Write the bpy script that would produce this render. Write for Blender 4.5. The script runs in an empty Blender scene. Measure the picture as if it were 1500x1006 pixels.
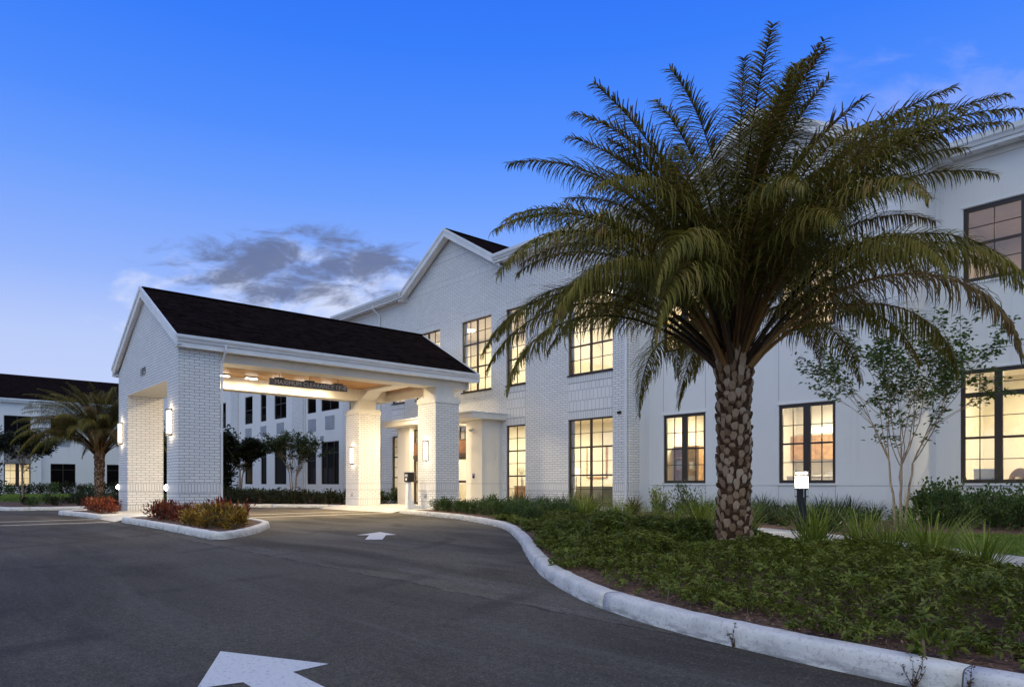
import bpy, bmesh, math, random
import numpy as np
from mathutils import Vector, Matrix, Euler
R = math.radians
random.seed(7); rng = np.random.default_rng(7)
S = bpy.context.scene
COL = S.collection
# ------------------------------------------------------------------ camera
# world axes follow the buildings: x runs along the entrance facade, y runs into it
cam_d = bpy.data.cameras.new('camera'); cam = bpy.data.objects.new('camera', cam_d); COL.objects.link(cam)
cam.location = (0, 0, 1.15); cam.rotation_euler = (R(90), 0, R(48.5))
cam_d.sensor_width = 36; cam_d.lens = 1015 / 1500 * 36; cam_d.shift_y = (708 - 503) / 1500
cam_d.clip_start = .05; cam_d.clip_end = 3000
S.camera = cam
# ------------------------------------------------------------------ exposure
S.view_settings.view_transform = 'Standard'; S.view_settings.look = 'None'
S.view_settings.exposure = 0.0; S.view_settings.gamma = 1
S.view_settings.use_curve_mapping = False
S.render.engine = 'CYCLES'
S.cycles.use_denoising = True
S.cycles.max_bounces = 8; S.cycles.diffuse_bounces = 4; S.cycles.transparent_max_bounces = 16
S.cycles.sample_clamp_indirect = 6; S.cycles.caustics_reflective = False; S.cycles.caustics_refractive = False


def lin(r, g, b):
    f = lambda c: (c / 255 / 12.92) if c / 255 <= .04045 else ((c / 255 + .055) / 1.055) ** 2.4
    return (f(r), f(g), f(b), 1)


# ------------------------------------------------------------------ sky (dusk)
W = bpy.data.worlds.new('World'); S.world = W; W.use_nodes = True
NT = W.node_tree; NT.nodes.clear()


class NG:
    """small helper for node graphs"""
    def __init__(s, nt): s.nt = nt

    def n(s, typ, **kw):
        nd = s.nt.nodes.new(typ)
        for k, v in kw.items(): setattr(nd, k, v)
        return nd

    def put(s, sock, v):
        if v is None: return
        if isinstance(v, bpy.types.NodeSocket): s.nt.links.new(v, sock)
        else: sock.default_value = v

    def math(s, op, a, b=None, c=None, clamp=False):
        nd = s.n('ShaderNodeMath', operation=op, use_clamp=clamp)
        for i, v in enumerate((a, b, c)): s.put(nd.inputs[i], v)
        return nd.outputs[0]

    def vmath(s, op, a, b=None):
        nd = s.n('ShaderNodeVectorMath', operation=op)
        s.put(nd.inputs[0], a); s.put(nd.inputs[1], b)
        return nd.outputs['Value'] if op in ('DOT_PRODUCT', 'LENGTH', 'DISTANCE') else nd.outputs[0]

    def mix(s, f, a, b, blend='MIX'):
        nd = s.n('ShaderNodeMix', data_type='RGBA', blend_type=blend)
        s.put(nd.inputs[0], f); s.put(nd.inputs[6], a); s.put(nd.inputs[7], b)
        return nd.outputs[2]

    def smooth(s, v, a, b, lo=0.0, hi=1.0):
        nd = s.n('ShaderNodeMapRange', interpolation_type='SMOOTHSTEP')
        for i, x in enumerate((v, a, b, lo, hi)): s.put(nd.inputs[i], x)
        return nd.outputs[0]

    def ramp(s, f, stops, interp='LINEAR'):
        nd = s.n('ShaderNodeValToRGB'); cr = nd.color_ramp; cr.interpolation = interp
        while len(cr.elements) < len(stops): cr.elements.new(.5)
        for e, (p, c) in zip(cr.elements, stops):
            e.position = p; e.color = c if len(c) == 4 else (*c, 1)
        s.put(nd.inputs[0], f); return nd.outputs[0]

    def noise(s, vec, scale, detail=4, rough=.55, dist=0.0, out=0):
        nd = s.n('ShaderNodeTexNoise')
        if vec is not None: s.put(nd.inputs['Vector'], vec)
        nd.inputs['Scale'].default_value = scale; nd.inputs['Detail'].default_value = detail
        nd.inputs['Roughness'].default_value = rough; nd.inputs['Distortion'].default_value = dist
        return nd.outputs[out]

    def mapping(s, vec, scale=(1, 1, 1), rot=(0, 0, 0), loc=(0, 0, 0)):
        nd = s.n('ShaderNodeMapping'); s.put(nd.inputs[0], vec)
        nd.inputs['Scale'].default_value = scale; nd.inputs['Rotation'].default_value = rot
        nd.inputs['Location'].default_value = loc
        return nd.outputs[0]

    def bump(s, h, strength=.3, dist=.01):
        nd = s.n('ShaderNodeBump'); s.put(nd.inputs['Height'], h)
        nd.inputs['Strength'].default_value = strength; nd.inputs['Distance'].default_value = dist
        return nd.outputs[0]


G = NG(NT)
tc = G.n('ShaderNodeTexCoord').outputs['Generated']
dirv = G.vmath('NORMALIZE', tc)
sx = G.n('ShaderNodeSeparateXYZ'); G.put(sx.inputs[0], dirv)
zz = sx.outputs[2]
base = G.ramp(zz, [(0.0, lin(216, 226, 250)), (.10, lin(206, 219, 251)), (.18, lin(193, 212, 253)), (.26, lin(154, 187, 255)), (.37, lin(110, 162, 255)),
                   (.44, lin(82, 144, 255)), (.53, lin(58, 127, 251)), (.64, lin(42, 110, 243)), (1.0, lin(34, 84, 205))])
# the sky is darker and deeper to the left of the view (north), lighter to the right
side = G.vmath('DOT_PRODUCT', dirv, (-.98, -.2, 0))
base = G.mix(G.smooth(side, .5, 1.0, 0, .10), base, lin(36, 100, 232), 'MIX')
base = G.mix(G.smooth(zz, .02, .30, 0, 1), G.mix(.2, base, lin(196, 214, 252)), base)
# afterglow on the sunset side, behind the camera
west = G.vmath('DOT_PRODUCT', dirv, (.55, -.83, .10))
glow = G.math('MULTIPLY', G.smooth(west, .3, .98), G.smooth(zz, .28, .0))
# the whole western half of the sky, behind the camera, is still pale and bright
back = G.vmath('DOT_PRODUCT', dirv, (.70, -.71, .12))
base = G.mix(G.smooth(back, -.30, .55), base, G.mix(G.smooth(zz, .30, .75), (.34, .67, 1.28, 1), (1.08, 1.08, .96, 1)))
base = G.mix(glow, base, (.95, .95, 1.08, 1))
# clouds low over the canopy
u_ = G.math('DIVIDE', G.vmath('DOT_PRODUCT', dirv, (.6626, .7490, 0)), G.math('MAXIMUM', G.vmath('DOT_PRODUCT', dirv, (-.7490, .6626, 0)), .05))
v_ = G.math('DIVIDE', zz, G.math('MAXIMUM', G.vmath('DOT_PRODUCT', dirv, (-.7490, .6626, 0)), .05))
front = G.smooth(G.vmath('DOT_PRODUCT', dirv, (-.7490, .6626, 0)), .25, .5)
cv = G.n('ShaderNodeCombineXYZ'); G.put(cv.inputs[0], u_); G.put(cv.inputs[1], v_)
cvm = G.mapping(cv.outputs[0], scale=(12, 30, 1), rot=(0, 0, R(24)), loc=(1.7, .6, 0))
n1 = G.noise(cvm, 1.0, 9, .62, .5)
n2 = G.noise(G.mapping(cv.outputs[0], scale=(7, 13, 1), rot=(0, 0, R(22)), loc=(3, 9, 0)), 1.5, 8, .6, .4)


def ell(u0, v0, a, b):
    e = G.math('ADD', G.math('POWER', G.math('ABSOLUTE', G.math('DIVIDE', G.math('SUBTRACT', u_, u0), a)), 2.2),
               G.math('POWER', G.math('ABSOLUTE', G.math('DIVIDE', G.math('SUBTRACT', v_, v0), b)), 2.0))
    return G.math('SUBTRACT', 1.0, e)


mw = ell(-.27, .255, .34, .085)
white = G.math('MULTIPLY', G.smooth(G.math('ADD', n2, G.math('MULTIPLY', mw, .22)), .50, .88), front)
base = G.mix(G.math('MULTIPLY', white, .80), base, lin(228, 234, 252))
md = ell(-.30, .312, .23, .060)
dark = G.math('MULTIPLY', G.smooth(G.math('ADD', n1, G.math('MULTIPLY', md, .22)), .50, .76), front)
dark = G.math('MULTIPLY', dark, G.smooth(md, -.9, .3))
base = G.mix(G.math('MULTIPLY', dark, .88), base, lin(102, 113, 146))
mr = ell(.62, .50, .26, .12)
haze_w = G.math('MULTIPLY', G.smooth(G.math('ADD', n2, G.math('MULTIPLY', mr, .25)), .45, .95), front)
base = G.mix(G.math('MULTIPLY', haze_w, .45), base, lin(176, 190, 250))
ground_side = G.smooth(zz, -.02, -.05)
base = G.mix(ground_side, base, (.05, .05, .055, 1))
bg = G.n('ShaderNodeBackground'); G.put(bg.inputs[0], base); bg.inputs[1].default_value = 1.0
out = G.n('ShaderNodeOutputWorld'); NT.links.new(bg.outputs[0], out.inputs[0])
# last light of the sunset, very soft
sun_d = bpy.data.lights.new('sun', 'SUN'); sun_d.energy = .15; sun_d.angle = R(40); sun_d.color = (1, .86, .74)
sun = bpy.data.objects.new('sun', sun_d); COL.objects.link(sun)
sun.rotation_euler = Vector((-.35, .90, -.22)).to_track_quat('-Z', 'Y').to_euler()

# ------------------------------------------------------------------ materials
MATS = {}


def mat(name, rough=.6, spec=.4, metal=0.0):
    m = bpy.data.materials.new(name); m.use_nodes = True
    g = NG(m.node_tree); b = m.node_tree.nodes['Principled BSDF']
    b.inputs['Roughness'].default_value = rough; b.inputs['Metallic'].default_value = metal
    b.inputs['Specular IOR Level'].default_value = spec
    MATS[name] = m
    return m, g, b


def obj_co(g): return g.n('ShaderNodeTexCoord').outputs['Object']
def geo_co(g): return g.n('ShaderNodeNewGeometry').outputs['Position']


def plain(name, c, rough=.6, var=.12, scale=3.0, metal=0.0, spec=.4, bump=0.0, bscale=60):
    m, g, b = mat(name, rough, spec, metal)
    co = geo_co(g)
    n = g.noise(co, scale, 5)
    f = g.smooth(n, .3, .7)
    g.put(b.inputs['Base Color'], g.mix(f, tuple(x * (1 - var) for x in c[:3]) + (1,), tuple(min(1, x * (1 + var)) for x in c[:3]) + (1,)))
    if bump: g.put(b.inputs['Normal'], g.bump(g.noise(co, bscale, 3), bump, .01))
    return m


def brick_mat(name, bw, rh, offset, paint, joint, msize=.0068, freq=2):
    m, g, b = mat(name, .62, .35)
    uv = g.n('ShaderNodeUVMap').outputs[0]
    bt = g.n('ShaderNodeTexBrick'); g.put(bt.inputs['Vector'], uv)
    bt.offset = offset; bt.offset_frequency = freq
    for k, v in (('Scale', 1.0), ('Mortar Size', msize), ('Mortar Smooth', .25), ('Bias', 0.0), ('Brick Width', bw), ('Row Height', rh)):
        bt.inputs[k].default_value = v
    bt.inputs['Color1'].default_value = (*[c * .95 for c in paint], 1); bt.inputs['Color2'].default_value = (*[min(1, c * 1.04) for c in paint], 1)
    bt.inputs['Mortar'].default_value = (*joint, 1)
    dirt = g.noise(geo_co(g), 1.3, 6, .6)
    col = g.mix(g.smooth(dirt, .35, .75, 0, .16), bt.outputs['Color'], (.52, .50, .47, 1))
    grime = g.noise(g.mapping(geo_co(g), scale=(6, 6, .6)), 1.0, 5, .65)
    col = g.mix(g.smooth(grime, .55, .85, 0, .14), col, (.40, .38, .36, 1))
    g.put(b.inputs['Base Color'], col)
    h = g.math('ADD', g.math('MULTIPLY', bt.outputs['Fac'], -1.0), g.math('MULTIPLY', g.noise(geo_co(g), 45, 3), .25))
    g.put(b.inputs['Normal'], g.bump(h, .55, .008))
    return m


PAINT = (.78, .775, .77); JOINT = (.155, .16, .175)
brick_mat('painted_brick', .295, .0915, .5, PAINT, JOINT)
brick_mat('soldier_brick', .0915, .29, 0.0, PAINT, JOINT)
brick_mat('panel_brick', .19, .40, .5, PAINT, JOINT)


def stucco(name, c):
    m, g, b = mat(name, .8, .25)
    co = geo_co(g)
    col = g.mix(g.smooth(g.noise(co, .5, 5, .6), .3, .75, 0, .35), c, (c[0] * .9, c[1] * .9, c[2] * .9, 1))
    streak = g.noise(g.mapping(co, scale=(5, 5, .35)), 1.0, 6, .6)
    col = g.mix(g.smooth(streak, .54, .80, 0, .22), col, (.45, .44, .42, 1))
    sz = g.n('ShaderNodeSeparateXYZ'); g.put(sz.inputs[0], co)
    spl = g.math('MULTIPLY', g.smooth(sz.outputs[2], .75, .1), g.smooth(g.noise(co, 3.5, 6, .65), .35, .65))
    col = g.mix(g.math('MULTIPLY', spl, .3), col, (.42, .37, .31, 1))
    g.put(b.inputs['Base Color'], col)
    g.put(b.inputs['Normal'], g.bump(g.noise(co, 120, 4, .6), .16, .006))
    return m


stucco('stucco', (.78, .775, .77, 1))
stucco('cream_stucco', (.72, .69, .63, 1))
plain('stucco_joint', (.30, .30, .32), .8)
plain('white_trim', (.78, .78, .78), .45, .05, 2.0)
plain('gutter_metal', (.70, .71, .73), .35, .05)
plain('downspout_metal', (.74, .75, .77), .35, .05)
plain('bronze_frame', (.040, .026, .019), .38, .15)
plain('black_metal', (.018, .016, .016), .42, .15)
plain('grey_grille', (.36, .38, .42), .5)
plain('spandrel_grey', (.24, .22, .21), .6)
plain('cap_stone', (.72, .70, .66), .7, .06, bump=.1)
plain('interior_wall', (.82, .78, .68), .85, .04)
plain('curtain_cloth', (.62, .66, .66), .9, .05)
plain('interior_floor', (.38, .27, .17), .5, .15)
plain('interior_dark', (.03, .028, .026), .8)
plain('oak_wood', (.42, .24, .10), .45, .25, 6)
plain('dark_wood', (.13, .06, .03), .4, .25, 6)
plain('green_cloth', (.22, .23, .16), .9, .1)
plain('grey_cloth', (.40, .38, .35), .9, .1)
plain('ivory_shade', (.85, .80, .70), .8, .03)
plain('ceramic_white', (.75, .73, .7), .25, .03)
plain('steel', (.55, .55, .55), .3, .05, metal=.8)
plain('mulch', (.125, .068, .042), .95, .5, 22, bump=.8, bscale=45)
plain('mulch_chip', (.24, .15, .10), .9, .5, 30)
plain('bark_brown', (.20, .14, .095), .85, .3, 12, bump=.5, bscale=40)
plain('bark_pale', (.30, .22, .155), .8, .25, 9, bump=.4, bscale=30)
plain('grey_plastic', (.42, .42, .44), .5)
plain('sign_grey', (.085, .08, .085), .45, .1)
plain('sign_letter', (.50, .49, .50), .5, .03)
plain('number_metal', (.10, .10, .105), .5, .05)
plain('blue_sign', (.02, .04, .22), .4)
plain('lamp_white', (.80, .80, .78), .4, .03)

# shingles
m, g, b = mat('roof_shingle', 1.0, .0)
uv = g.n('ShaderNodeUVMap').outputs[0]
bt = g.n('ShaderNodeTexBrick'); g.put(bt.inputs['Vector'], uv); bt.offset = .37
for k, v in (('Scale', 1.0), ('Mortar Size', .004), ('Mortar Smooth', .2), ('Brick Width', .31), ('Row Height', .14)): bt.inputs[k].default_value = v
bt.inputs['Color1'].default_value = (.0055, .0038, .0040, 1); bt.inputs['Color2'].default_value = (.0165, .012, .012, 1); bt.inputs['Mortar'].default_value = (.0035, .0025, .0025, 1)
g.put(b.inputs['Base Color'], g.mix(g.smooth(g.noise(geo_co(g), 5, 5), .35, .75, 0, .5), bt.outputs[0], (.020, .0145, .014, 1)))
g.put(b.inputs['Normal'], g.bump(g.noise(geo_co(g), 70, 3), .5, .01))

# tongue and groove ceiling
m, g, b = mat('plank_ceiling', .45, .4)
co = geo_co(g)
wv = g.n('ShaderNodeTexWave', wave_type='BANDS', bands_direction='X', wave_profile='SAW'); g.put(wv.inputs[0], co); wv.inputs['Scale'].default_value = 1.1
grain = g.noise(g.mapping(co, scale=(18, 1.2, 1)), 1.0, 5, .6)
col = g.ramp(grain, [(.3, (.34, .15, .032)), (.7, (.50, .25, .070))])
col = g.mix(g.smooth(wv.outputs['Fac'], .94, .99), col, (.08, .04, .015, 1))
g.put(b.inputs['Base Color'], col)

# asphalt: aggregate, worn paths, patches and a few cracks
m, g, b = mat('asphalt', .9, .18)
co = geo_co(g)
big = g.noise(g.mapping(co, rot=(0, 0, R(25)), scale=(.5, 1.2, 1)), .34, 6, .62, .9)
trk = g.noise(g.mapping(co, rot=(0, 0, R(-55)), scale=(.10, .75, 1)), 1.0, 6, .6, .8)
fine = g.noise(co, 90, 3, .7)
grit = g.n('ShaderNodeTexVoronoi'); g.put(grit.inputs['Vector'], co); grit.inputs['Scale'].default_value = 85
col = g.mix(g.smooth(big, .36, .66), (.074, .061, .043, 1), (.185, .157, .115, 1))
col = g.mix(g.smooth(trk, .42, .70, 0, .55), col, (.215, .195, .175, 1))
trk2 = g.noise(g.mapping(co, rot=(0, 0, R(20)), scale=(.16, .9, 1), loc=(4, 2, 0)), 1.0, 5, .6, .6)
col = g.mix(g.smooth(trk2, .56, .78, 0, .5), col, (.045, .045, .048, 1))
col = g.mix(g.smooth(g.noise(co, 52, 3, .6), .52, .64, 0, .8), col, (.030, .029, .027, 1))
col = g.mix(g.smooth(g.noise(g.mapping(co, loc=(5, 3, 1)), 44, 3, .6), .56, .67, 0, .8), col, (.30, .27, .22, 1))
mid = g.noise(co, 14, 6, .7)
col = g.mix(g.smooth(mid, .42, .62, 0, .6), col, g.mix(.6, col, (.03, .03, .03, 1)))
strk = g.noise(g.mapping(co, rot=(0, 0, R(-48)), scale=(.22, 2.6, 1), loc=(7, 1, 0)), 1.0, 7, .68, 1.0)
col = g.mix(g.smooth(strk, .52, .76, 0, .38), col, (.24, .222, .20, 1))
strk2 = g.noise(g.mapping(co, rot=(0, 0, R(-70)), scale=(.30, 3.4, 1), loc=(2, 8, 0)), 1.0, 7, .68, 1.2)
col = g.mix(g.smooth(strk2, .56, .76, 0, .5), col, (.045, .041, .037, 1))
col = g.mix(g.smooth(grit.outputs['Distance'], .25, .06, 0, .6), col, (.21, .205, .20, 1))
sp = g.n('ShaderNodeSeparateXYZ'); g.put(sp.inputs[0], co)
yy = g.math('ADD', sp.outputs[1], g.math('MULTIPLY', g.math('SUBTRACT', g.noise(co, 1.1, 4), .5), .35))
col = g.mix(g.smooth(yy, 4.38, 4.46, .34, 0.0), col, (.040, .034, .027, 1))
seam = g.math('MULTIPLY', g.smooth(g.math('ABSOLUTE', g.math('SUBTRACT', yy, 4.43)), .035, .008), g.smooth(g.noise(co, 3.0, 3), .35, .55))
col = g.mix(g.math('MULTIPLY', seam, .7), col, (.022, .021, .020, 1))
arc = g.math('ABSOLUTE', g.math('SUBTRACT', g.math('FRACT', g.math('DIVIDE', g.vmath('DISTANCE', co, (-24.0, -2.5, 0)), 1.75)), .5))
tyre = g.math('MULTIPLY', g.smooth(arc, .14, .02), g.smooth(g.noise(g.mapping(co, scale=(.5, .5, 1)), .8, 5, .65), .46, .62))
col = g.mix(g.math('MULTIPLY', tyre, .45), col, (.034, .032, .030, 1))
spots = g.noise(co, 2.6, 4, .65)
col = g.mix(g.smooth(spots, .66, .80, 0, .45), col, (.035, .035, .037, 1))
g.put(b.inputs['Base Color'], col)
hh = g.math('ADD', fine, g.math('MULTIPLY', grit.outputs['Distance'], .8))
g.put(b.inputs['Normal'], g.bump(hh, .75, .012))

# road paint and kerb paint
for nm, c0, c1, thr in (('road_paint', (.71, .69, .655, 1), (.34, .34, .35, 1), .60), ('kerb_paint', (.74, .71, .655, 1), (.36, .345, .32, 1), .50)):
    m, g, b = mat(nm, .7, .3)
    co = geo_co(g)
    col = g.mix(g.smooth(g.noise(co, 3.2, 8, .68), thr - .08, thr + .25, 0, .42), c0, c1)
    col = g.mix(g.smooth(g.noise(co, 34, 6, .72), .53, .64, 0, .6), col, c1)
    gz = g.n('ShaderNodeSeparateXYZ'); g.put(gz.inputs[0], co)
    if nm == 'kerb_paint':
        scuff = g.noise(g.mapping(co, scale=(4, 4, 20)), 1.0, 6, .7)
        low = g.math('MULTIPLY', g.smooth(gz.outputs[2], .11, .0), g.smooth(scuff, .42, .60))
        col = g.mix(g.math('MULTIPLY', low, .7), col, (.17, .165, .16, 1))
    g.put(b.inputs['Base Color'], col)
    g.put(b.inputs['Normal'], g.bump(g.noise(co, 60, 5, .7), .35, .01))
# concrete
m, g, b = mat('concrete', .85, .25)
co = geo_co(g)
col = g.mix(g.smooth(g.noise(co, 1.2, 6, .6), .3, .7), (.46, .44, .41, 1), (.60, .58, .54, 1))
g.put(b.inputs['Base Color'], g.mix(g.smooth(g.noise(co, 40, 4), .55, .75, 0, .3), col, (.33, .31, .29, 1)))
g.put(b.inputs['Normal'], g.bump(g.noise(co, 80, 3), .25, .006))
plain('concrete_joint', (.16, .155, .15), .9)
plain('terrain', (.07, .08, .045), .95, .4, 2.0, bump=.4, bscale=20)
plain('lawn_base', (.10, .145, .022), .95, .4, 6.0, bump=.6, bscale=50)


def glass(name, tint, trans):
    m = bpy.data.materials.new(name); m.use_nodes = True; g = NG(m.node_tree); m.node_tree.nodes.clear()
    t = g.n('ShaderNodeBsdfTransparent'); t.inputs[0].default_value = tint
    gl = g.n('ShaderNodeBsdfGlossy'); gl.inputs['Roughness'].default_value = .015; gl.inputs[0].default_value = (1, 1, 1, 1)
    fr = g.n('ShaderNodeFresnel'); fr.inputs[0].default_value = 1.5
    mx = g.n('ShaderNodeMixShader'); g.put(mx.inputs[0], g.math('MULTIPLY', fr.outputs[0], trans))
    g.put(mx.inputs[1], t.outputs[0]); g.put(mx.inputs[2], gl.outputs[0])
    o = g.n('ShaderNodeOutputMaterial'); g.put(o.inputs[0], mx.outputs[0]); MATS[name] = m


glass('window_glass', (.93, .96, .95, 1), 2.4)
m, g, b = mat('dark_glass', .05, .03)
b.inputs['Base Color'].default_value = (.006, .0045, .0045, 1)


def emit(name, c, s):
    m = bpy.data.materials.new(name); m.use_nodes = True; g = NG(m.node_tree); m.node_tree.nodes.clear()
    e = g.n('ShaderNodeEmission'); e.inputs[0].default_value = (*c, 1); e.inputs[1].default_value = s
    o = g.n('ShaderNodeOutputMaterial'); g.put(o.inputs[0], e.outputs[0]); MATS[name] = m


emit('sconce_glow', (1, .84, .62), 5)
emit('track_glow', (1, .93, .78), 14)
emit('flood_glow', (1, .94, .80), 90)
emit('bollard_glow', (1, .93, .70), 2.6)
emit('room_glow', (1, .90, .68), 5)
emit('shade_glow', (1, .82, .55), 2.2)


m = MATS['bollard_glow']; g = NG(m.node_tree)                  # frosted cylinder: glows and lets its lamp's light through
tr_ = g.n('ShaderNodeBsdfTransparent'); tr_.inputs[0].default_value = (.75, .75, .75, 1); ad = g.n('ShaderNodeAddShader')
g.put(ad.inputs[0], [n for n in m.node_tree.nodes if n.type == 'EMISSION'][0].outputs[0]); g.put(ad.inputs[1], tr_.outputs[0])
g.put([n for n in m.node_tree.nodes if n.type == 'OUTPUT_MATERIAL'][0].inputs[0], ad.outputs[0])


def leaf_mat(name, stops, trans=.35, rough=.5, spec=.35):
    m, g, b = mat(name, rough, spec)
    ri = g.n('ShaderNodeNewGeometry').outputs['Random Per Island']
    big = g.noise(geo_co(g), 1.7, 3)
    f = g.math('ADD', g.math('MULTIPLY', ri, .65), g.math('MULTIPLY', g.smooth(big, .3, .7), .35))
    col = g.ramp(f, stops)
    g.put(b.inputs['Base Color'], col)
    tr = g.n('ShaderNodeBsdfTranslucent'); g.put(tr.inputs[0], col)
    mx = g.n('ShaderNodeMixShader'); mx.inputs[0].default_value = trans
    g.put(mx.inputs[1], b.outputs[0]); g.put(mx.inputs[2], tr.outputs[0])
    o = [n for n in m.node_tree.nodes if n.type == 'OUTPUT_MATERIAL'][0]
    g.put(o.inputs[0], mx.outputs[0])
    return m


m = leaf_mat('palm_leaf', [(0, (.070, .074, .011)), (.5, (.17, .155, .025)), (.75, (.29, .225, .045)), (.9, (.30, .18, .07)), (1, (.38, .26, .12))], .3, .6, .2)
g = NG(m.node_tree); b = m.node_tree.nodes['Principled BSDF']; lk = b.inputs['Base Color'].links[0].from_socket    # older fronds have turned brown or yellow
orn = g.n('ShaderNodeObjectInfo').outputs['Random']
lk2 = g.mix(g.smooth(orn, .78, .92, 0, .75), lk, (.16, .095, .045, 1)); lk2 = g.mix(g.smooth(orn, .22, .10, 0, .7), lk2, (.24, .20, .04, 1))
g.put(b.inputs['Base Color'], lk2); g.put([n for n in m.node_tree.nodes if n.type == 'BSDF_TRANSLUCENT'][0].inputs[0], lk2)
leaf_mat('cover_leaf', [(0, (.070, .088, .010)), (.6, (.155, .180, .022)), (.9, (.24, .26, .040)), (.97, (.18, .21, .055)), (1, (.34, .14, .035))], .3)
leaf_mat('grass_leaf', [(0, (.12, .16, .020)), (.5, (.23, .28, .035)), (.85, (.34, .38, .07)), (1, (.44, .38, .15))], .35)
leaf_mat('liriope_leaf', [(0, (.018, .035, .010)), (.6, (.040, .065, .018)), (1, (.11, .11, .035))], .25)
leaf_mat('hedge_leaf', [(0, (.030, .060, .013)), (.6, (.075, .125, .028)), (1, (.18, .23, .065))], .25, .35)
leaf_mat('tree_leaf', [(0, (.025, .042, .012)), (.6, (.055, .082, .022)), (1, (.12, .15, .045))], .4)
leaf_mat('myrtle_leaf', [(0, (.045, .080, .016)), (.6, (.10, .155, .032)), (1, (.20, .24, .07))], .45)
leaf_mat('dark_tree_leaf', [(0, (.013, .017, .007)), (.6, (.026, .034, .012)), (1, (.06, .055, .02))], .3)
leaf_mat('croton_red_leaf', [(0, (.025, .025, .010)), (.35, (.11, .022, .012)), (.65, (.32, .055, .02)), (1, (.50, .19, .035))], .3, .35)
leaf_mat('croton_yellow_leaf', [(0, (.022, .040, .010)), (.3, (.09, .075, .014)), (.55, (.30, .13, .018)), (.8, (.55, .38, .04)), (1, (.40, .06, .02))], .3, .35)
leaf_mat('lawn_leaf', [(0, (.09, .15, .016)), (.6, (.18, .26, .030)), (1, (.28, .34, .055))], .3)
leaf_mat('bronze_leaf', [(0, (.05, .03, .012)), (.6, (.14, .085, .025)), (1, (.2, .15, .05))], .3)
leaf_mat('weed_leaf', [(0, (.06, .05, .02)), (1, (.20, .09, .06))], .3)
leaf_mat('petal_white', [(0, (.7, .7, .55)), (1, (.8, .8, .7))], .3)

# palm boots
m, g, b = mat('palm_boot', .85, .2)
ri = g.n('ShaderNodeNewGeometry').outputs['Random Per Island']
co = geo_co(g)
fib = g.noise(g.mapping(co, scale=(40, 40, 8)), 1.0, 5, .65)
col = g.ramp(g.math('ADD', g.math('MULTIPLY', ri, .5), g.math('MULTIPLY', fib, .5)), [(.15, (.16, .085, .042)), (.5, (.36, .22, .125)), (.85, (.58, .42, .29))])
g.put(b.inputs['Base Color'], col); g.put(b.inputs['Normal'], g.bump(fib, .6, .01))
plain('palm_fibre', (.095, .045, .020), .95, .4, 20, bump=.6, bscale=60)
m, g, b = mat('palm_stalk', .6, .3)
rnd_ = g.math('ADD', g.math('MULTIPLY', g.n('ShaderNodeObjectInfo').outputs['Random'], .75), g.math('MULTIPLY', g.noise(geo_co(g), 6, 4), .25))
g.put(b.inputs['Base Color'], g.ramp(rnd_, [(.15, (.030, .017, .010)), (.5, (.11, .055, .022)), (.7, (.30, .15, .045)), (1, (.45, .26, .085))]))


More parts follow.
